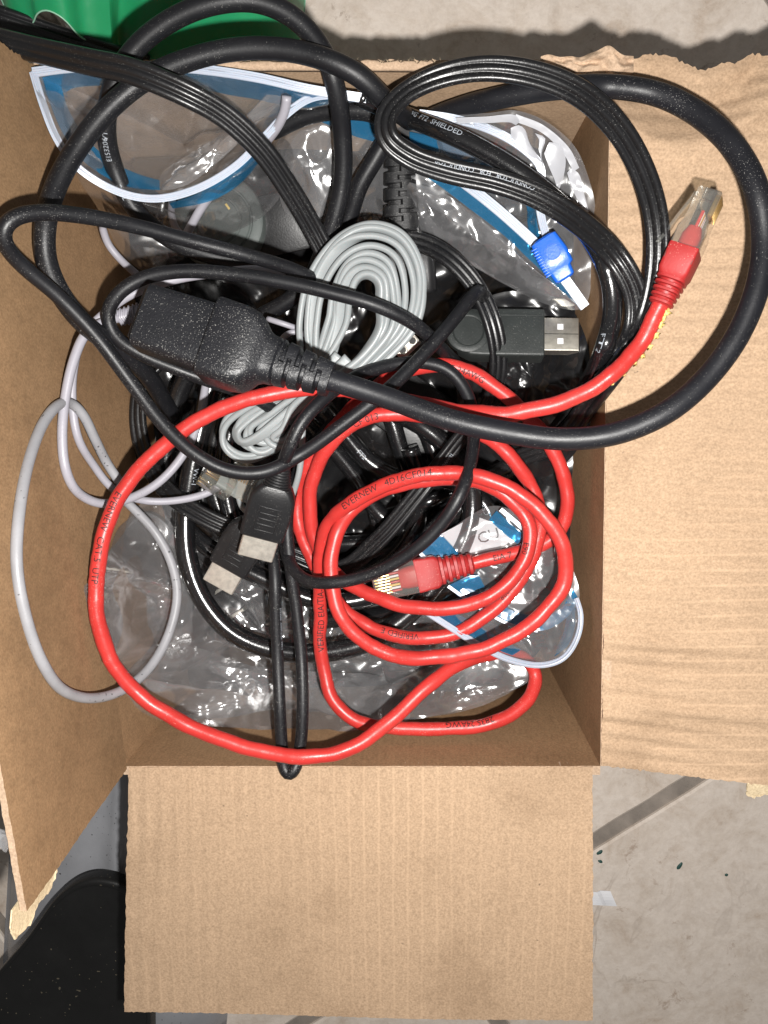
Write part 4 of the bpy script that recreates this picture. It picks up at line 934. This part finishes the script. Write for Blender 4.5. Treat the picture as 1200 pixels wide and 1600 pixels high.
for key, o_, txts in (('loopA', cA, (('VT', 160, 212, 1.9, False, 10), ('E153206', 168, 246, 1.9, False, 15), ('75°C', 196, 312, 2.0, False, 15), ('SHIELDED', 398, 408, 1.7, True, -35))),
                      ('shield', cS, (('18AWG  FT2  SHIELDED', 630, 180, 2.0, False, 32), ('FT2', 951, 530, 1.8, False, -30), ('E153206', 840, 700, 1.9, False, 10))),
                      ('coil1', cc1, (('SJT   VW-1', 300, 706, 2.3, False, 28), ('18AWG', 700, 880, 2.2, True, 0))),
                      ('coil2', cc2, (('VW-1', 600, 915, 2.3, False, 0), ('E41105', 268, 660, 2.2, False, 20))),
                      ('coil4', cc4, (('CSA  18AWG', 766, 800, 2.4, True, -18), ('FT2', 560, 705, 2.2, False, 0))),
                      ('coil3', cc3, (('VW', 560, 880, 2.3, False, 10), ('CSA', 346, 620, 2.2, False, 0)))):
    for tx, x, y, sz, fp, an in txts: lettering(o_, CABLES[key].pts, CABLES[key].r, tx, x, y, sz, 'ink_white', fp, an)
lettering(oB, CABLES['avB'].pts, 3.4, 'CONDUCTOR   FOR   CONDUCTOR', 836, 296, 1.6, 'ink_white', True, 28, rv=1.25)
lettering(oC, CABLES['avC'].pts, 3.4, '18AWG   E153206', 700, 705, 1.5, 'ink_white', False, 22, rv=1.25)
# 3 leads with USB plugs
def usb_plug(tip, tail, roll, parent, body='plug_black'):
    """plug seen from its flat side; x runs from the metal tip to the cable"""
    a = Vector(tip); x = Vector(tail)-a; M = frame(a, x, roll); L = x.length; k = L/36.0
    sh = loft([(0, 11.4, 4.0, .5), (.3, 12, 4.5, .5), (9.5, 12, 4.5, .5)], M, 'metal_shell', 'nickel', parent)
    b = loft([(8.6, 13.6, 6.6, 1), (9.2, 14.6, 7.6, 1.2), (20, 15.4, 8, 1.4), (24, 14.6, 8, 1.6), (27, 11.4, 7.6, 2), (28, 9.6, 7, 2.4)], M, 'body', body, parent)
    mb = MB(); 
    for d, c in (((9, .35, .35), (16.5, 3.4, 3.95)), ((9, .35, .35), (16.5, -3.4, 3.95)), ((.35, 7.1, .35), (12.1, 0, 3.8)), ((.35, 7.1, .35), (20.9, 0, 4.0))): mb.box(c, d, M, .08)
    mb.make('raised_frame', body, b)
    for q in range(3):
        mb = MB(); mb.box((14.3+q*2.1, 0, 3.95), (.7, 5.6, .4), M, .1); mb.make('grip_bar', body, b)
    rows = []
    for i in range(41):
        u = i/40; xx = 27.5+(L-27.5)*u; r = (4.6-2.0*u)*(1-.13*(math.sin(u*2*math.pi*8) > .2)); rows.append([M @ Vector((xx, r*math.cos(t)*1.05, r*.82*math.sin(t))) for t in [2*math.pi*j/20 for j in range(20)]])
    mb = MB(); mb.grid(rows, close_v=True, cap1=True); autosmooth(mb.make('strain_relief', body, parent), 35)
    return M
u1 = thing('usb_cable', 'thin black cable with metal-tipped plug lying on top of another plug', 'usb cable', P(420, 800, -20))
sweep('cord', CABLES['usbA'].pts, ring(14, 2.1), 'rubber_black', u1)
usb_plug(P(399, 868, -4), Vector(CABLES['usbA'].pts[0]), 3, u1)
lettering(u1, CABLES['usbA'].pts, 2.1, 'E153206  AWM 2725  VW-1', 432, 950, 1.1, 'ink_white', False, 55)
u2 = thing('usb_cable', 'thin black cable with metal-tipped plug lying underneath another plug', 'usb cable', P(370, 860, -30))
sweep('cord', CABLES['thin2'].pts, ring(14, 2.15), 'rubber_black', u2)
usb_plug(P(342, 914, -20), Vector(CABLES['thin2'].pts[-1]), -3, u2)
# dark grey USB stick plug on the black bag
def stick():
    a, b = P(903, 526, -25), P(728, 524, -25); M = frame(a, b-a, 22); t = thing('usb_adapter', 'dark grey plug with metal USB end resting on the black bag', 'usb adapter', a.lerp(b, .5)-Vector((0, 0, 6)))
    sh = loft([(0, 11.6, 4.1, .4), (.25, 12, 4.5, .4), (12.6, 12, 4.5, .4)], M, 'metal_shell', 'nickel_dull', t)
    for y in (-2.6, 2.6):
        mb = MB(); mb.box((6.4, y, 2.28), (2.0, 2.0, .12), M, .02); mb.make('window', 'paper_white', sh)
    mb = MB(); mb.box((6, 0, 2.27), (11.5, .22, .08), M); mb.make('seam', 'hole_dark', sh)
    bd = loft([(12, 16.4, 7.4, .8), (12.4, 17, 8, .9), (33, 17, 8, .9), (37, 16.6, 8, .9), (41, 12.5, 8, 1), (41.5, 10, 7, 1)], M, 'body', 'usb_grey', t)
    mb = MB(); mb.box((24, -6.0, 4.0), (23.5, .5, .3), M, .1); mb.make('ridge', 'usb_grey', bd)
    rows = []
    for r, z in ((7.6, 2), (7.6, 4.2), (7.0, 4.6), (5.6, 4.6), (5.2, 4.3), (4.9, 4.6), (.1, 4.7)): rows.append([M @ Vector((38+r*math.cos(q), r*math.sin(q), z)) for q in [2*math.pi*k/40 for k in range(40)]])
    mb = MB(); mb.grid(rows, close_v=True); autosmooth(mb.make('round_end', 'usb_grey', bd), 35)
stick()
# 4 red network lead
rp = smoothp(resample(CABLES['red'].pts, 1.0)); _, rN, rB = frames(rp)        # stored coiled: the jacket has taken small bends
rp = np.array([rp[i]+rN[i]*.5*noise.noise(Vector((i*.11, 3.3, 9)))+rB[i]*.5*noise.noise(Vector((i*.13, 3.3, 3))) for i in range(len(rp))])
rd = thing('network_cable', 'red network patch cable coiled in loops with a clear plug at each end', 'network cable', P(600, 850, -30))
sweep('cord', rp, ring(16, 2.45), 'red_pvc', rd, wob=.08, step=1.0)
for tx, x, y, sz, fp, an in (('EVERNEW  CAT.5  UTP', 192, 770, 2.1, False, -12), ('CF 013', 552, 664, 2.2, False, -8), ('2835 24AWG', 770, 1128, 2.2, False, -25), ('VERIFIED EIA/TIA-568', 499, 1015, 2.3, False, -5), ('VERIFIED E', 655, 999, 2.1, False, -12), ('EVERNEW   4D16CF014', 540, 788, 2.2, False, 12), ('EIA 7', 770, 872, 2.1, True, 0), ('0908', 800, 920, 2.0, False, -25), ('2835 24AWG', 683, 569, 2.1, False, -10), ('E90', 826, 848, 2.0, False, -20)):
    s_ = lettering(rd, rp, 2.66, tx, x, y, sz*1.2, 'ink_black', fp, an)
def rj45(tip, tail, roll, parent, dirty=False):
    a = Vector(tip); x = Vector(tail)-a; M = frame(a, x, roll); L = x.length
    pl = loft([(0, 11.0, 6.0, .4), (.4, 11.6, 6.6, .4), (9, 11.6, 6.6, .4), (11, 11.6, 8.0, .4), (20, 11.6, 8.0, .4)], M, 'clear_plug', 'clear_moulded', parent)
    for q in range(8):
        mb = MB(); mb.box((3.4, -3.57+q*1.02, 2.6 if not dirty else -2.6), (5.6, .42, 1.6), M, .05); mb.make('contact', 'gold_pin', pl)
    for q in range(8):
        mb = MB(); mb.box((7.6, -3.57+q*1.02, .4), (4.6, .8, .9), M, .3); mb.make('wire', 'red_pvc' if q % 3 == 0 else ('paper_white' if q % 2 else 'latex_chip'), pl)
    loft([(9.5, 6.6, 3.6, 1.5), (12, 7.8, 5.4, 2.0), (21, 8.4, 5.6, 2.2)], M, 'cable_core', 'red_pvc', parent)
    # latch: thin springy tab on the back face
    rows = [[M @ Vector((xx, y, -zz)) for y, zz in ((-3, z0), (3, z0), (3, z0+1.0), (-3, z0+1.0))] for xx, z0 in ((1, 3.2), (3, 3.6), (8, 5.0), (14, 6.4), (16.5, 7.2))]
    mb = MB(); mb.grid(rows, close_v=True, cap0=True, cap1=True); autosmooth(mb.make('latch', 'clear_moulded', parent), 30)
    b = loft([(15.5, 11.8, 8.1, .6), (16, 12, 8.4, .8), (22.5, 11.6, 8.4, 1.2), (24, 9.8, 7.6, 1.8)], M, 'boot', 'red_boot', parent)
    x0 = 23.5; n = 5; per = (L+1-x0)/n
    mb = MB(); rows = [[M @ Vector((x0+(L+1-x0)*u, (8.4-1.9*u)/2*math.cos(t), (7.2-1.0*u)/2*math.sin(t))) for t in [2*math.pi*j/24 for j in range(24)]] for u in (0, .5, 1)]
    mb.grid(rows, close_v=True, cap1=True); mb.make('sleeve', 'red_boot', b)
    for q in range(n):
        u = (q+.5)/n; xx = x0+(L+1-x0)*u; loft([(xx-per*.3, 9.4-3.2*u, 7.4-1.6*u, 2.2), (xx-per*.2, 10.4-3.2*u, 8.3-1.6*u, 2.4), (xx+per*.2, 10.4-3.2*u, 8.3-1.6*u, 2.4), (xx+per*.3, 9.4-3.2*u, 7.4-1.6*u, 2.2)], M, 'boot_rib', 'red_boot', b)
    return M
MA = rj45(P(1112, 305, 24), Vector(rp[0]), -80, rd)
rj45(P(583, 914, -17), Vector(rp[-1]), 6, rd)
# yellow crumbs of dried glue under the boot
for k in range(11):
    u = (k/10)**1.5; i = int(u*10); T_, N_, B_ = frames(rp[:30]); sgn = 1
    c = Vector(rp[int(u*26)]); side = Vector(B_[int(u*26)]); e = (CAM-c).normalized()
    px_side = side if side.x > 0 else -side
    mb = MB(); sz = (2.3-1.7*u)*random.uniform(.45, 1.15); bm = bmesh.new(); bmesh.ops.create_icosphere(bm, subdivisions=2, radius=1)
    V = [c+px_side*2.5+Vector((random.uniform(-.3, .3),)*3)+Vector(v.co)*sz*(.55+.5*noise.noise(v.co*1.7+Vector((k, 0, 0)))) for v in bm.verts]; bm.verts.index_update(); Fc = [tuple(q.index for q in f.verts) for f in bm.faces]; bm.free()
    obj('glue_crumb', V, Fc, 'latex_chip', rd)
# 5 grey hank
gh = thing('telephone_cable', 'pale grey flat telephone cable wound in a long hank under the black connector', 'telephone cable', P(510, 580, -20))
nG = len(G); sweep('cord', CABLES['grey'].pts, rrect(2.2, 4.0, .95, 3), 'grey_flat', gh, roll=[(i/(nG-1), GR[i]) for i in range(nG)], step=1.0)
for k_ in range(2): sweep('cord', CABLES['greyx%d' % k_].pts, rrect(4.0, 2.0, .9, 3), 'grey_flat', gh, roll=[(0, 0), (.4, 12), (.55, 70), (.7, 20), (1, 0)], step=1.0)
def rj11(tip, tail, roll, parent, w_=9.6):
    a = Vector(tip); x = Vector(tail)-a; M = frame(a, x, roll)
    pl = loft([(0, w_-.6, 5.4, .4), (.4, w_, 6, .4), (12, w_, 6.4, .4)], M, 'clear_plug', 'clear_moulded', parent)
    for q in range(4):
        mb = MB(); mb.box((3.2, -1.53+q*1.02, 2.3), (5, .45, 1.2), M, .05); mb.make('contact', 'gold_pin', pl)
    loft([(6, 5, 2.4, 1), (13, 5, 2.4, 1)], M, 'cable_end', 'grey_flat', parent)
    mb = MB(); rows = [[M @ Vector((xx, y, zz)) for y, zz in ((-2.4, z0), (2.4, z0), (2.4, z0-.9), (-2.4, z0-.9))] for xx, z0 in ((.5, -2.8), (6, -4), (13, -5.6))]
    mb.grid(rows, close_v=True, cap0=True, cap1=True); mb.make('latch', 'clear_moulded', parent)
rj11(P(392, 730, -20), P(372, 775, -23), 10, gh)
# 6 white leads
x1 = thing('white_cable', 'thin white cable with ribbed sleeve tucked beneath the black connector', 'cable', P(160, 640, -20))
sweep('cord', CABLES['w1'].pts, ring(12, 1.5), 'white_wire', x1)
a, b = P(182, 497, 2), P(228, 487, -1); M = frame(a, b-a)
rows = []
for i in range(49):
    u = i/48; r = (2.6+.6*u)*(1-.16*(math.sin(u*2*math.pi*7) > 0)); rows.append([M @ Vector((u*(b-a).length+.9*abs(math.cos(t)), r*1.1*math.cos(t), r*math.sin(t))) for t in [2*math.pi*j/20 for j in range(20)]])
mb = MB(); mb.grid(rows, close_v=True, cap0=True, cap1=True); autosmooth(mb.make('strain_relief', 'white_wire', x1), 30)
x2 = thing('white_cable', 'thin white cable ending in a clear telephone plug above the coil', 'cable', P(200, 700, -25))
sweep('cord', CABLES['w2'].pts, ring(12, 1.35), 'white_wire', x2)
rj11(P(318, 735, -18), Vector(CABLES['w2'].pts[-1])*.6+P(345, 757, -19)*.4, -25, x2)
lead('grey_wire', 'w3', 'grey_wire', 'thin scuffed grey cable making a long loop up the left flap', n=12)
lead('white_wire', 'w4', 'white_wire', 'thin white wire slanting down from the gaping zip bag', n=12)
lead('white_wire', 'w5', 'white_wire', 'short white wire dropping beside the dark round device', n=12)
lead('white_wire', 'w6', 'white_wire', 'short white wire curling on the left wall under the back left bag', n=12)
lead('white_wire', 'w7', 'white_wire', 'very short straight white wire end left of the grey hank', n=10)
lead('white_wire', 'w8', 'white_wire', 'very short hooked white wire end left of the grey hank', n=10)
# 7 small metal connector
def bracket():
    c = P(632, 537, -20); t = thing('metal_connector', 'small silver metal connector with screw hole beside the grey hank', 'connector', c-Vector((0, 0, 6)))
    M = frame(c, P(650, 520, -20)-c, 15); mb = MB(); mb.box((0, 0, 0), (9, 7, 4), M, .5); autosmooth(mb.make('body', 'nickel', t), 30)
    for x in (-2, 2.6):
        rows = [[M @ Vector((x+r*math.cos(q), -.6+r*math.sin(q), z)) for q in [2*math.pi*k/20 for k in range(20)]] for r, z in ((1.7, 2.0), (1.7, 2.6), (1.2, 2.6), (1.1, 2.1))]
        mb = MB(); mb.grid(rows, close_v=True); k = mb.make('screw_socket', 'nickel', t)
        mb = MB(); mb.add([M @ Vector((x+1.1*math.cos(q), -.6+1.1*math.sin(q), 2.12)) for q in [2*math.pi*k_/16 for k_ in range(16)]], [tuple(range(16))]); mb.make('hole', 'hole_dark', k)
bracket()
